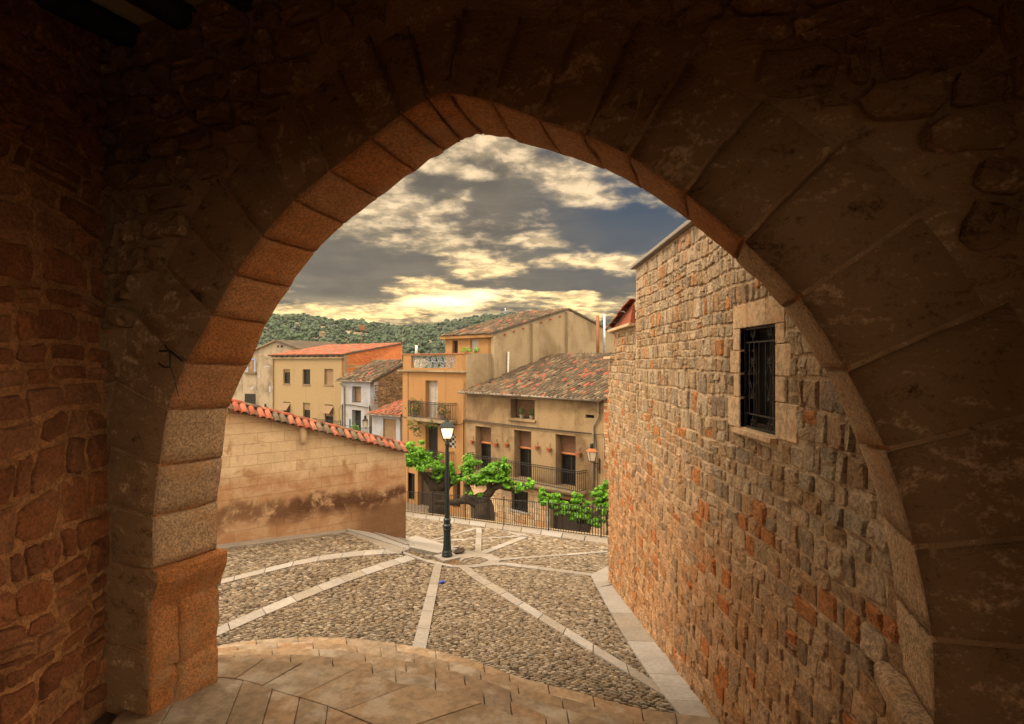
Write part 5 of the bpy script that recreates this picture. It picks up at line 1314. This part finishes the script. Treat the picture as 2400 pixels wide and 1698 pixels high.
# ---- F: tall gabled cream house behind
GF = Plane(SP.P(2.0, 0).x, SP.P(2.0, 0).y, -.717, .697)       # its front, running left from the corner
fh = root('gabled_house', SP.P(9, 0), 'tall cream house with blank ribbed gable wall and stone tiled roof behind the terrace', 'building')
zf0, zrdg, zf1 = E + 1.62, E + 3.62, E + 1.75
mb = MB(); pts = [(2.0, 0), (16.2, 0), (16.2, zf1), (9.1, zrdg), (2.0, zf0 + .12)]
mb.prism([SP.P(u, z, -.3) for u, z in pts], [SP.P(u, z, 0) for u, z in pts]); mb.build('gable_wall', M['grey'], fh)
hf1 = hole(GF, 1060, 800, 1073, 832); hf2 = hole(GF, 1102, 797, 1121, 824)
mb = MB(); wallgrid(mb, GF, .02, 4.3, 0, zf0 - .05, [hf1, hf2], -.3, 0); mb.pbox(GF, 4.0, 4.3, 0, zf0 - .05, -14, -.3); mb.build('front_wall', M['orange'], fh)
opening(hf1, GF, fh, .18, 'wood', 'dark', 1, name='terrace_door'); opening(hf2, GF, fh, .12, 'greyw', 'greyw', 1)
def gtop(u): return zf0 + .12 + (zrdg - zf0 - .12) * (u - 2) / 7.1 if u < 9.1 else zrdg + (zf1 - zrdg) * (u - 9.1) / 7.1
for px in (1160, 1251, 1332):
    u = SP.u(px); mb = MB(); wv = .26 if px < 1200 else .2
    zt_ = gtop(u) - (.15 if px < 1300 else .08)
    mb.pbox(SP, u - .3, u + .3, E - 2.5, zt_ - .12, 0, wv); mb.build('pilaster', M['grey'], fh)
for k in range(7):
    u = SP.u(1182 + k * 21.5); mb = MB(); mb.tube([SP.P(u, gtop(u) - .35, .02), SP.P(u, gtop(u) - .35, .16)], .06, 6); mb.build('beam_end', M['orangew'], fh)
sl = (SP.d * 7.1 + Vector((0, 0, zrdg - zf0 - .12))).normalized(); ef = GF.d
roof(fh, SP.P(1.75, zf0 + .05, .10) , ef, sl, 4.65, 7.6, 300, pu=.25, pv=.34, jit=1.5)
sl2 = (SP.d * -7.1 + Vector((0, 0, zrdg - zf1))).normalized()
roof(fh, SP.P(16.4, zf1 - .0, .10) , ef, sl2, 4.65, 7.5, 0, pu=.25, pv=.35)
mb = MB(); mb.pbox(GF, -.08, 4.5, zf0 - .16, zf0 + .0, 0, .3); mb.build('eaves_board', M['orange'], fh)
mb = MB(); mb.tube([SP.P(3.3, E + .62, .1), SP.P(3.3, E + .3, .1), SP.P(3.25, E - 1.1, .1)], .06, 6); mb.build('vent_pipe', M['white'], fh)
# terrace side parapet toward the gable, terrace plants
mb = MB(); mb.pbox(SP, .0, 2.02, 0, E + .5, -.25, .01); mb.build('terrace_side_wall', M['grey'], oh)
for px, lab in ((1092, 'green potted plants on the terrace wall below the grey window'), (1118, 'small grey-green plant at the right of the terrace wall')):
    r = root('potted_plant', SP.P(1.0 if px < 1100 else 1.7, E + .5, -.1), lab, 'plant'); c = W(px, 822, SP.P(1.2, 0).y)
    leaves(c, (.35 if px < 1100 else .2, .2, .18), 90, rng, .05).build('leaves', M['leaf'], r); mb = MB(); mb.lathe(c - Vector((0, 0, .3)), [(.08, 0), (.12, .2)], 8); mb.build('pot', M['terra'], r)
# flue pipes
def flue(x, y0, y1, Y, r0, mat, lab):
    mb = MB(); a, c = W(x, y1, Y), W(x, y0, Y); mb.tube([a, c], r0, 9); tag(mb.build('flue_pipe', M[mat], smooth=True), lab, 'flue')
M['rust'] = plain('rusty_pipe', (.22, .09, .04), .8); M['zinc'] = plain('zinc_pipe', (.42, .47, .55), .4, .5)
flue(1401, 741, 840, 37, .10, 'rust', 'rusty brown flue pipe rising behind the mossy tile roof'); flue(1416.5, 738, 840, 37, .075, 'zinc', 'slim zinc flue pipe right of the rusty one')
flue(976, 811, 832, 42, .09, 'white', 'short white flue pipe above the terrace parapet')

# ---- B: yellow house with red roof and brick flank
def line_house(pxl, pxr, Yr, dx, dy):
    X = (pxr - 1200) / F * Yr; pl = Plane(X, Yr, -dx, -dy); return pl      # u runs left from the right corner
BP = line_house(806, 0, 50, 1, 0) if False else None
def front(pxr, Yr): X = (pxr - 1200) / F * Yr; return Plane(X, Yr, -.805, .593)
def flank(pxr, Yr): X = (pxr - 1200) / F * Yr; return Plane(X, Yr, .593, .805)
B1, B2 = front(806, 50), flank(806, 50); ub = B1.u(640)
yh = root('yellow_house', B1.P(4, 0), 'plain yellow house with red tile roof, six windows and bare brick flank wall', 'building')
zb0 = E + .30
wins = [hole(B1, 664, 867, 680, 901), hole(B1, 709, 867, 727, 903), hole(B1, 760, 866, 781, 904), hole(B1, 664, 943, 680, 985), hole(B1, 710, 945, 727, 984), hole(B1, 761, 949, 781, 1012)]
mb = MB(); wallgrid(mb, B1, 0, ub, 0, zb0, wins, -.35, 0); mb.pbox(B1, ub - .3, ub, 0, zb0, -9, -.35); mb.build('front_wall', M['yellow'], yh)
for i, h_ in enumerate(wins):
    opening(h_, B1, yh, .16, 'tan' if i == 2 else 'wood', 'tan' if i in (2,) else 'glass', 1 if i == 2 else 2)
    a, c, za, zb = h_; mb = MB(); mb.pbox(B1, a - .05, c + .05, za - .1, za - .01, -.16, .06); mb.build('window_sill', M['tan'], yh)
    if i in (0, 4, 5, 3): mb = MB(); mb.pbox(B1, a + .02, c - .02, za + (zb - za) * (.55 if i != 0 else .8), zb, -.15, -.12); mb.build('roller_blind', M['tan'], yh)
    if i in (3, 5): mb = MB(); mb.prism([B1.P(a - .05, zb - .75, .45), B1.P(c + .05, zb - .75, .45), B1.P(c + .05, zb - .15, 0), B1.P(a - .05, zb - .15, 0)], [B1.P(a - .05, zb - .72, .47), B1.P(c + .05, zb - .72, .47), B1.P(c + .05, zb - .1, 0), B1.P(a - .05, zb - .1, 0)]); mb.build('awning', M['tan'], yh)
Lb = 6.6; zbr = E + 1.72
mb = MB(); pts = [(0, 0), (Lb, 0), (Lb, zbr), (0, zb0 + .35)]; mb.prism([B2.P(u, z, -.3) for u, z in pts], [B2.P(u, z, -.002) for u, z in pts]); mb.build('flank_wall', M['brick'], yh)
mb = MB(); mb.pbox(B2, 0, .35, 0, zb0 + .4, -.002, .02); mb.pbox(B2, .35, 4.5, E - .45, E - .28, -.002, .015); mb.build('render_band', M['grey'], yh)
bz = E - .9; row = 0
M['brickp'] = stone_mat('brick_piece', [(.50, .155, .045), (.42, .12, .04), (.56, .20, .07), (.46, .15, .06)], nscale=8, mott=.3, bump=.3)
cnt = 0; stf = MB()
while bz < zbr - .15:
    u = .36 + (.14 if row % 2 else 0)
    while u < Lb - .2:
        if bz + .09 < zb0 + .3 + (zbr - zb0 - .35) * u / Lb and not (E - .46 < bz + .04 < E - .27 and u < 4.4) and bz > E - .95 + .42 * (u - .36):
            stf.t = rng.random() + .001; stf.pbox(B2, u, u + .27, bz, bz + .085, -.002, .012)
        u += .285
    bz += .10; row += 1
stf.build('brickwork', M['brickp'], yh, kind='stuff')
roofs = (B2.d * Lb + Vector((0, 0, zbr - zb0 - .35))).normalized()
mb = MB(); mb.pbox(B1, -.05, ub + .2, zb0 + .0, zb0 + .14, -.2, .18); mb.build('cornice', M['grey'], yh)
for k in range(12): mb = MB(); u = .3 + k * (ub - .3) / 12; mb.pbox(B1, u, u + .28, zb0 + .14, zb0 + .30, -.1, .22); mb.build('cornice_block', M['roofbed'], yh)
mb = MB(); mb.pbox(B1, -.05, ub + .2, zb0 + .14, zb0 + .32, -.3, .05); mb.build('cornice_back', M['grey'], yh)
OLD = (OG,); 
roof(yh, B1.P(-.12, zb0 + .34, .30), B1.d, roofs, ub + .5, Lb + .5, 0, mat='tile', pu=.28, pv=.38, jit=.4)
mb = MB(); mb.tube([B1.P(ub - .12, zb0, .08), B1.P(ub - .12, 2, .08)], .05, 6); mb.build('downpipe', M['tan'], yh)
ra, rc = B1.u(790, .5), B1.u(731, .5); zr_ = B1.z(760, 1012)
railing(B1, min(ra, rc), max(ra, rc), zr_, .5, yh, h=1.05, step=.2, bar=.014)
mb = MB(); mb.pbox(B1, min(ra, rc), max(ra, rc), zr_ - .12, zr_, 0, .55); mb.build('balcony_slab', M['grey'], yh)
ra, rc = B1.u(722, .5), B1.u(640, .5); zr2 = B1.z(680, 1008); railing(B1, min(ra, rc), max(ra, rc), zr2, .5, yh, h=.95, step=.3, bar=.014)
r = root('potted_plant', B1.P(B1.u(693), zr2, .3), 'green plant on the railing below the yellow house windows', 'plant'); leaves(W(693, 983, 50.5), (.4, .3, .25), 80, rng, .09).build('leaves', M['leaf'], r)
# ---- A: stained gabled house at far left
A1 = Plane((648 - 1200) / F * 60, 60, -.9, .43)
ah = root('stained_house', A1.P(0, 0), 'old grey gabled house with peeling stained plaster and a boarded window, farthest left', 'building')
ur, ul = A1.u(715), A1.u(520); zpk = A1.z(648, 801); zeR = A1.z(713, 826); zeL = A1.z(590, 828) - (A1.u(520) - A1.u(590)) * .3
pts = [(ur, 0), (ur, zeR), (A1.u(648), zpk), (ul, zeL), (ul, 0)]
mb = MB(); mb.prism([A1.P(u, z, -8) for u, z in pts], [A1.P(u, z, 0) for u, z in pts]); mb.build('wall', M['olds'], ah)
for (p, q) in ((1, 2), (2, 3)):
    mb = MB(); a_, c_ = pts[p], pts[q]; mb.prism([A1.P(a_[0], a_[1] - .02, .25), A1.P(c_[0], c_[1] - .02, .25), A1.P(c_[0], c_[1] - .02, -8), A1.P(a_[0], a_[1] - .02, -8)], [A1.P(a_[0], a_[1] + .16, .25), A1.P(c_[0], c_[1] + .16, .25), A1.P(c_[0], c_[1] + .16, -8), A1.P(a_[0], a_[1] + .16, -8)]); mb.build('roof', M['oldtile'], ah)
def bwin(x0, y0, x1, y1, mat, fm=None, proud=.02):
    h_ = hole(A1, x0, y0, x1, y1); mb = MB(); mb.pbox(A1, h_[0], h_[1], h_[2], h_[3], -.2, proud); o = mb.build('window', M[mat], ah)
    if fm:
        a, c, za, zb = h_; mb = MB()
        for (p, q, r_, s_) in ((a, a + .16, za, zb), (c - .16, c, za, zb), (a, c, zb - .12, zb)): mb.pbox(A1, p, q, r_, s_, proud, proud + .05)
        mb.build('frame', M[fm], o)
bwin(574, 924, 599, 952, 'dark'); bwin(573, 952, 600, 966, 'white'); bwin(580, 842, 600, 873, 'rubwall', 'blueframe'); bwin(650, 811, 654, 816, 'dark'); bwin(658, 811, 663, 816, 'dark'); bwin(682, 822, 690, 833, 'dark')
mb = MB(); h_ = hole(A1, 574, 874, 602, 878); mb.pbox(A1, h_[0], h_[1], h_[2], h_[3], 0, .2); mb.build('window_sill', M['tile'], ah)
# ---- C: small white house with rubble flank
C1, C2 = front(876, 45), flank(876, 45); uc_ = C1.u(800)
ch_ = root('white_house', C1.P(2, 0), 'narrow bluish white house with old tile roof, rubble flank and wall cables', 'building')
zc0 = C1.z(840, 896); cw1, cw2 = hole(C1, 825, 907, 846, 946), hole(C1, 825, 962, 846, 1030)
mb = MB(); wallgrid(mb, C1, 0, uc_, 0, zc0, [cw1, cw2], -.4, 0); mb.build('front_wall', M['whitew'], ch_)
opening(cw1, C1, ch_, .33, 'wood', 'tan', 1); opening(cw2, C1, ch_, .33, 'wood', 'dark', 1, name='arched_door')
Lc = 6.6; zcr = zc0 + (C2.z(945, 838) - zc0) * 1.0
uq = C2.u(946)
mb = MB(); zq = C2.z(946, 858); pts = [(0, 0), (uq, 0), (uq, zq), (0, zc0)]; mb.prism([C2.P(u, z, -.4) for u, z in pts], [C2.P(u, z, -.002) for u, z in pts]); mb.build('flank_wall', M['rubwall'], ch_)
st = [s_ for s_ in layout(.05, uq, E - 3.2, zq, (.15, .3), (.2, .5), rng, .1) if s_[1] + s_[3] < zc0 + (zq - zc0) * s_[0] / uq - .1]
emit_stones(st, C2, ch_, M['rubble'] if False else stone_mat('flank_stone', [(.30, .19, .10), (.24, .14, .075), (.36, .24, .14), (.20, .13, .08)], nscale=4, mott=.5, bump=.8, second=((.08, .055, .035), .6)), rng, name='flank_stone', dep=(.01, .06), wa=.1, gap=.03, rough=2, corner=.5)
cs = (C2.d * uq + Vector((0, 0, zq - zc0))).normalized()
roof(ch_, C1.P(-.15, zc0 + .12, .25), C1.d, cs, uc_ + .45, uq + 1.2, 300, pu=.26, pv=.34, jit=2)
mb = MB(); mb.tube([C1.P(-.1, zc0 + .05, .32), C1.P(uc_ + .35, zc0 + .05, .32)], .07, 6); mb.build('gutter', M['pipe'], ch_); 
CP = lambda x, y, w_=.07: C1.P(*C1.uz(x, y, w_), w_)
mb = MB(); mb.tube([CP(796, 900, .3), CP(806, 909), CP(807, 1010)], .06, 6); mb.build('downpipe', M['pipe'], ch_)
mb = MB(); mb.tube([CP(802, 950), CP(818, 950), CP(850, 955), CP(866, 958), CP(870, 968), CP(872, 1030)], .03, 4); mb.tube([CP(802, 950), CP(802, 1015)], .04, 4); mb.tube([CP(866, 952), CP(867, 1018)], .035, 4); mb.tube([CP(800, 952), CP(794, 962), CP(799, 1005)], .018, 4); mb.build('cable', M['wire'], ch_)
# low fence of green posts and net in front of it
nf = root('garden_fence', W(850, 1030, 42), 'thin green net fence with posts in front of the white house', 'fence')
for px in (820, 887): mb = MB(); mb.tube([W(px, 1045, 42), W(px, 984 + (4 if px > 850 else 0), 42)], .055, 6); mb.build('post', M['blueframe'] if False else plain('green_post', (.03, .10, .09), .6), nf)
for k in range(15): mb = MB(); x = 846 + k * 3.2; mb.tube([W(x, 1040, 42.2), W(x + 0, 1004 + k * .9, 42.2)], .012, 4); mb.build('picket', M['iron'], nf)
mb = MB(); mb.tube([W(790, 996, 42.2), W(846, 1004, 42.2), W(940, 1022, 42.2)], .015, 4); mb.build('rail', M['iron'], nf)
r = root('bush', W(832, 1020, 43), 'green bush behind the net fence below the arched door', 'bush'); leaves(W(831, 1010, 43), (.36, .3, .5), 170, rng, .08).build('leaves', leaf_mat('bush_leaf', (.04, .10, .02), (.10, .22, .04)), r)
wall_lantern(W(856, 992, 42.5), 1.0, 1, 'dark lantern on a bracket in front of the narrow white house', 'wood', W(876, 1002, 42.9))
wall_lantern(W(622, 962, 57), 1.15, 1, 'small dark lantern against the stained house beyond the tile-capped wall', 'wood', W(640, 972, 57.5))
# ---- D: low annex
D1, D2 = front(944, 40), flank(944, 40); ud = D1.u(872)
dh = root('low_annex', D1.P(1, 0), 'low white annex with red-brown tile roof and wide tan roller shutter', 'building')
zd0 = D1.z(900, 975); dw = hole(D1, 898, 982, 928, 1045)
mb = MB(); wallgrid(mb, D1, 0, ud, 0, zd0, [dw], -.3, 0); mb.build('front_wall', M['whitew'], dh)
opening(dw, D1, dh, .08, 'tan', 'tan', 1, name='roller_shutter')
ds = (D2.d * 4 + Vector((0, 0, .95))).normalized()
roof(dh, D1.P(-.1, zd0 + .12, .3), D1.d, ds, ud + .3, 4.6, 300, pu=.25, pv=.34, jit=1.6, mat='tile')
mb = MB(); mb.tube([D1.P(-.2, zd0 + .05, .36), D1.P(ud + .25, zd0 + .05, .36)], .075, 6); mb.build('gutter', M['pipe'], dh)
mb = MB(); mb.tube([D1.P(-.05, zd0 + .05, .36), D1.P(.12, zd0 - .3, .1), D1.P(.05, zd0 - 3, .1)], .06, 6); mb.build('downpipe', M['pipe'], dh)
# television aerial
an = root('tv_aerial', W(846, 815, 56), 'spindly television aerial above the red tile roof', 'aerial')
mb = MB(); mb.tube([W(846, 815, 56), W(846, 772, 56)], .025, 4); mb.build('mast', M['rust'], an)
for k in range(7): mb = MB(); mb.tube([W(838 + k, 763 + k * 1.8, 56), W(856 + k * .4, 765 + k * 1.8, 55.6)], .022, 4); mb.build('element', M['rust'], an)
mb = MB(); mb.tube([W(944, 805, 60), W(944, 772, 60)], .02, 4); tag(mb.build('thin_mast', M['pipe']), 'thin grey mast standing at the end of the brick flank', 'mast')

# ================================================================== PLANE TREES
def tree(trunk, limbs, clumps, label, seed, tr=.26):
    r_ = random.Random(seed); r = root('plane_tree', (trunk[0].x, trunk[0].y, 0), label, 'tree', 'pollarded plane trees below the square')
    mb = MB(); pts = []; 
    n = 7
    for i in range(n):
        t = i / (n - 1); p = trunk[0].lerp(trunk[1], t); p = p + Vector((r_.uniform(-.06, .06), r_.uniform(-.06, .06), 0)); pts.append(p)
    mb.tube([Vector((pts[0].x, pts[0].y, 0))] + pts, [tr * 1.5] + [tr * (1.15 - .25 * i / n + r_.uniform(-.06, .1)) for i in range(n)], 9); mb.build('trunk', M['bark'], r, smooth=True)
    for L in limbs:
        q = []; m = len(L)
        for i in range(m - 1):
            for k in range(3): t = k / 3; p = L[i].lerp(L[i + 1], t); q.append(p + Vector((r_.uniform(-.05, .05), r_.uniform(-.05, .05), r_.uniform(-.05, .05))))
        q.append(L[-1]); mb = MB(); mb.tube(q, [tr * (.50 - .30 * i / len(q) + r_.uniform(-.04, .09)) for i in range(len(q))], 7); mb.build('branch', M['bark'], r, smooth=True)
    mb = MB()
    for (c, rx, rz, n) in clumps:
        for k in range(max(4, n // 26)):      # a clump is many small sprays
            v = Vector((r_.gauss(0, .55) * rx, r_.gauss(0, .55) * rx, r_.gauss(0, .6) * rz)); s = r_.uniform(.22, .6)
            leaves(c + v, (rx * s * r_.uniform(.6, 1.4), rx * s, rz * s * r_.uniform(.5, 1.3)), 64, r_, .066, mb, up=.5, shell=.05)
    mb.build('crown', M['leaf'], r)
def cl(px, py, Y, rx, rz, n): return (W(px, py, Y), rx / F * Y, rz / F * Y, n)
Y1 = 27.5
tree((W(1027, 1280, Y1), W(1030, 1150, Y1)), [[W(1030, 1155, Y1), W(1000, 1120, Y1), W(975, 1090, Y1 - .3)], [W(1030, 1150, Y1), W(1045, 1120, Y1), W(1050, 1095, Y1)], [W(1030, 1165, Y1), W(1060, 1130, Y1 + .2), W(1085, 1112, Y1 + .4), W(1096, 1100, Y1 + .4)], [W(1028, 1160, Y1), W(1020, 1125, Y1), W(1030, 1105, Y1)]],
     [cl(970, 1062, Y1 - .3, 20, 20, 900), cl(985, 1085, Y1 - .3, 28, 14, 700), cl(1005, 1078, Y1, 18, 18, 500), cl(958, 1088, Y1, 10, 12, 300), cl(1025, 1108, Y1, 18, 12, 400), cl(1058, 1098, Y1, 7, 18, 300), cl(1066, 1128, Y1, 9, 16, 300), cl(1022, 1130, Y1, 8, 8, 120), cl(1098, 1092, Y1 + .4, 20, 16, 700), cl(1022, 1165, Y1, 8, 12, 70)],
     'gnarled plane tree with bright leaves directly behind the lamp post', 1, .42)
Y2 = 25.5
tree((W(1128, 1290, Y2), W(1130, 1180, Y2)), [[W(1130, 1185, Y2), W(1100, 1160, Y2), W(1090, 1135, Y2)], [W(1130, 1185, Y2), W(1145, 1150, Y2), W(1150, 1125, Y2)], [W(1135, 1165, Y2), W(1170, 1140, Y2), W(1215, 1150, Y2 - .3), W(1240, 1140, Y2 - .3)], [W(1128, 1190, Y2), W(1090, 1172, Y2), W(1050, 1182, Y2), W(1020, 1178, Y2)]],
     [cl(1100, 1128, Y2, 14, 10, 300), cl(1122, 1120, Y2, 16, 12, 500), cl(1150, 1105, Y2, 16, 13, 600), cl(1180, 1098, Y2, 14, 14, 500), cl(1158, 1122, Y2, 20, 8, 500), cl(1182, 1132, Y2, 16, 10, 450), cl(1215, 1142, Y2 - .3, 20, 9, 450), cl(1240, 1135, Y2 - .3, 9, 12, 260), cl(1098, 1155, Y2, 12, 7, 140), cl(1122, 1163, Y2, 10, 6, 120)],
     'spreading plane tree with long leafy arms in front of the arched door', 2, .36)
Y3 = 21.5
tree((W(1374, 1300, Y3), W(1368, 1225, Y3)), [[W(1368, 1228, Y3), W(1340, 1205, Y3), W(1300, 1180, Y3), W(1270, 1158, Y3)], [W(1370, 1225, Y3), W(1375, 1200, Y3), W(1360, 1180, Y3)], [W(1372, 1228, Y3), W(1400, 1205, Y3), W(1405, 1195, Y3)]],
     [cl(1268, 1158, Y3, 7, 11, 220), cl(1290, 1175, Y3, 20, 11, 500), cl(1305, 1166, Y3, 9, 8, 240), cl(1310, 1192, Y3, 18, 10, 350), cl(1352, 1172, Y3, 12, 9, 300), cl(1345, 1190, Y3, 20, 10, 480), cl(1362, 1207, Y3, 22, 10, 480), cl(1400, 1222, Y3, 16, 14, 420), cl(1350, 1218, Y3, 14, 10, 260), cl(1378, 1195, Y3, 12, 9, 220)],
     'low plane tree with drooping leafy arms behind the right half of the railing', 3, .20)
Y4 = 22.5
tree((W(1440, 1300, Y4), W(1428, 1190, Y4)), [[W(1430, 1195, Y4), W(1418, 1170, Y4), W(1408, 1155, Y4)]], [cl(1405, 1160, Y4, 15, 11, 450), cl(1420, 1143, Y4, 12, 12, 300), cl(1410, 1184, Y4, 15, 9, 400)],
     'plane tree half hidden by the corner of the stone building', 4, .22)
r = root('bush', W(556, 950, 16), 'green weed tops poking above the tile-capped wall by the arch', 'bush'); leaves(W(556, 950, 16), (.20, .15, .06), 90, rng, .04).build('leaves', M['leaf'], r)

# ================================================================== HILLS
HY = 420.0
sk = [(300, 790), (480, 788), (590, 786), (640, 770), (680, 758), (715, 747), (760, 753), (800, 760), (845, 762), (900, 768), (950, 776), (1000, 776), (1030, 770), (1060, 764), (1100, 757), (1140, 750), (1190, 748), (1260, 748), (1350, 765), (1440, 780), (1600, 800), (2100, 820)]
def skyz(px):
    for (a, c) in zip(sk[:-1], sk[1:]):
        if a[0] <= px <= c[0]: t = (px - a[0]) / (c[0] - a[0]); return a[1] + (c[1] - a[1]) * t
    return 800
def hillz(x, y):
    px = 1200 + F * x / HY if y > 0 else 1200
    top = E - (skyz(max(301, min(2099, px))) + 3 - 850) / F * HY
    t = max(0, min(1, (y - 120) / (HY - 120))); s_ = sst(t) * .75 + t * .25
    if y > HY: s_ = 1 - (y - HY) / 700
    ridge = 1.6 * mnoise.noise(Vector((x * .02, y * .02, 1))) + .8 * mnoise.noise(Vector((x * .06, y * .06, 1)))
    gully = 5 * (mnoise.noise(Vector((x * .009 + 5, 2, 3)))) * math.sin(t * PI) * (y < HY)
    return -2 + (top + 2) * s_ + (ridge + gully) * min(1, t * 2)
mb = MB(); nx_, ny_ = 110, 50; vs = []
for i in range(nx_ + 1):
    for j in range(ny_ + 1): x = -330 + 660 * i / nx_; y = 110 + 460 * j / ny_; vs.append((x, y, hillz(x, y)))
mb.add(vs, [(i * (ny_ + 1) + j, (i + 1) * (ny_ + 1) + j, (i + 1) * (ny_ + 1) + j + 1, i * (ny_ + 1) + j + 1) for i in range(nx_) for j in range(ny_)])
m_, t_, b_, pos_ = mat_new('hill_ground')
n1 = t_.noise(pos_, .035, 6, .65); mp = t_.new('ShaderNodeMapping'); t_.l.new(pos_, mp.inputs['Vector']); mp.inputs['Scale'].default_value = (.02, .02, .28); n2 = t_.noise(mp.outputs[0], 1, 6, .6)
c_ = t_.mix(t_.mr(n1, .42, .6), (.05, .065, .03), (.30, .22, .13)); c_ = t_.mix(t_.math('MULTIPLY', t_.mr(n2, .5, .66), .6), c_, (.36, .29, .2)); t_.l.new(c_, b_.inputs['Base Color']); b_.inputs['Roughness'].default_value = 1
mb.build('hill', m_, kind='structure', smooth=True)
M['pine'] = leaf_mat('pine', (.004, .018, .005), (.020, .060, .014), .04)
def forest():
    r = random.Random(8); mb = MB()
    bm = bmesh.new(); bmesh.ops.create_icosphere(bm, subdivisions=1, radius=1); bv = [v.co.copy() for v in bm.verts]; bf = [tuple(v.index for v in f.verts) for f in bm.faces]; bm.free()
    k = 0; tries = 0
    while k < 9000 and tries < 60000:
        tries += 1
        y = 130 + (HY + 8 - 130) * r.random() ** .75; px = r.uniform(520, 1500); x = (px - 1200) / F * y
        dn = mnoise.noise(Vector((x * .02, y * .025, 4))) + .35 * mnoise.noise(Vector((x * .08, y * .08, 4)))
        t = (y - 130) / (HY - 130)
        if dn < -.10 + (.14 if t < .45 else -.16) - (.35 if px > 1000 else 0): continue
        s = (.7 + 1.5 * r.random() ** 2) * (1.0 if t < .8 else 1.15); big = px > 1000 and t > .9
        if big and r.random() < .5: s *= 1.35
        z = hillz(x, y)
        col = r.random()
        for b_i in range(3 if s > 1.3 else 2):
            ox, oy, oz = r.uniform(-.5, .5) * s, r.uniform(-.4, .4) * s, r.uniform(.2, .75) * s + b_i * .35 * s; q = s * r.uniform(.45, .75)
            mb.t = min(1, max(.001, col * .9 + r.random() * .1 - (.25 if px > 1000 else 0))); 
            vv = [Vector((v.x * q + x + ox, v.y * q + y + oy, v.z * q * .85 + z + oz)) + Vector((r.uniform(-.2, .2), r.uniform(-.2, .2), r.uniform(-.2, .2))) * q for v in bv]; mb.add(vv, bf)
        k += 1
    mb.build('forest', M['pine'], kind='stuff'); print('trees', k)
forest()
# huts and terraces on the hill, water tower on the ridge
def hut(px, py, Y, w_, h, lab, mat='grey', rmat='grey'):
    c = W(px, py, Y); c.z = hillz(c.x, c.y); r = root('hut', c, lab, 'hut')
    mb = MB(); mb.box(c + Vector((0, 0, h / 2)), w_, w_, h + 1.5); mb.build('wall', M[mat], r)
    mb = MB(); a = w_ / 2 * 1.1; mb.prism([c + Vector((-a, -a, h + .7)), c + Vector((a, -a, h + .7)), c + Vector((0, -a, h + 1.9))], [c + Vector((-a, a, h + .7)), c + Vector((a, a, h + .7)), c + Vector((0, a, h + 1.9))]); mb.build('roof', M[rmat], r)
    mb = MB(); mb.box(c + Vector((0, -w_ / 2, h * .35)), w_ * .3, .1, h * .6); mb.build('door', M['dark'], r)
hut(760, 797, 240, 3.6, 2.2, 'tiny pale stone hut low on the wooded hillside'); hut(756, 778, 300, 2.6, 2.6, 'tiny ruined hut higher up on the wooded hillside'); hut(683, 796, 230, 6, 1.0, 'long low pale shed at the left foot of the hill')
c = W(1187, 744, HY); r = root('ridge_tower', c - Vector((0, 0, 6)), 'small grey tower with mast among trees on the ridge', 'tower')
mb = MB(); mb.lathe(c - Vector((0, 0, 6)), [(1.7, 0), (1.7, 9), (2.0, 9.2), (2.0, 10), (.3, 10.4)], 12); mb.build('drum', M['bluegrey'], r); mb = MB(); mb.tube([c + Vector((-.9, 0, 4)), c + Vector((-.9, 0, 6.2))], .25, 5); mb.build('mast', M['white'], r)
for px, y0 in ((951, 768), (971, 768)): mb = MB(); mb.tube([W(px, 784, HY - 8), W(px, y0 , HY - 8)], .3, 4); tag(mb.build('slim_mast', M['pipe']), 'short mast on the ridge in the saddle, %s of two' % ('left' if px < 960 else 'right'), 'mast')
# haze over the valley
mb = MB(); mb.box((-90, 235, 40), 760, 640, 150 + 2); 
hz = mb.build('haze', M['white'], kind='stuff'); hm = bpy.data.materials.new('haze'); hm.use_nodes = True; hm.node_tree.nodes.clear()
v = hm.node_tree.nodes.new('ShaderNodeVolumePrincipled'); v.inputs['Density'].default_value = .00012; v.inputs['Color'].default_value = (.82, .88, 1, 1); v.inputs['Anisotropy'].default_value = .2
oo = hm.node_tree.nodes.new('ShaderNodeOutputMaterial'); hm.node_tree.links.new(v.outputs[0], oo.inputs['Volume']); hz.data.materials[0] = hm
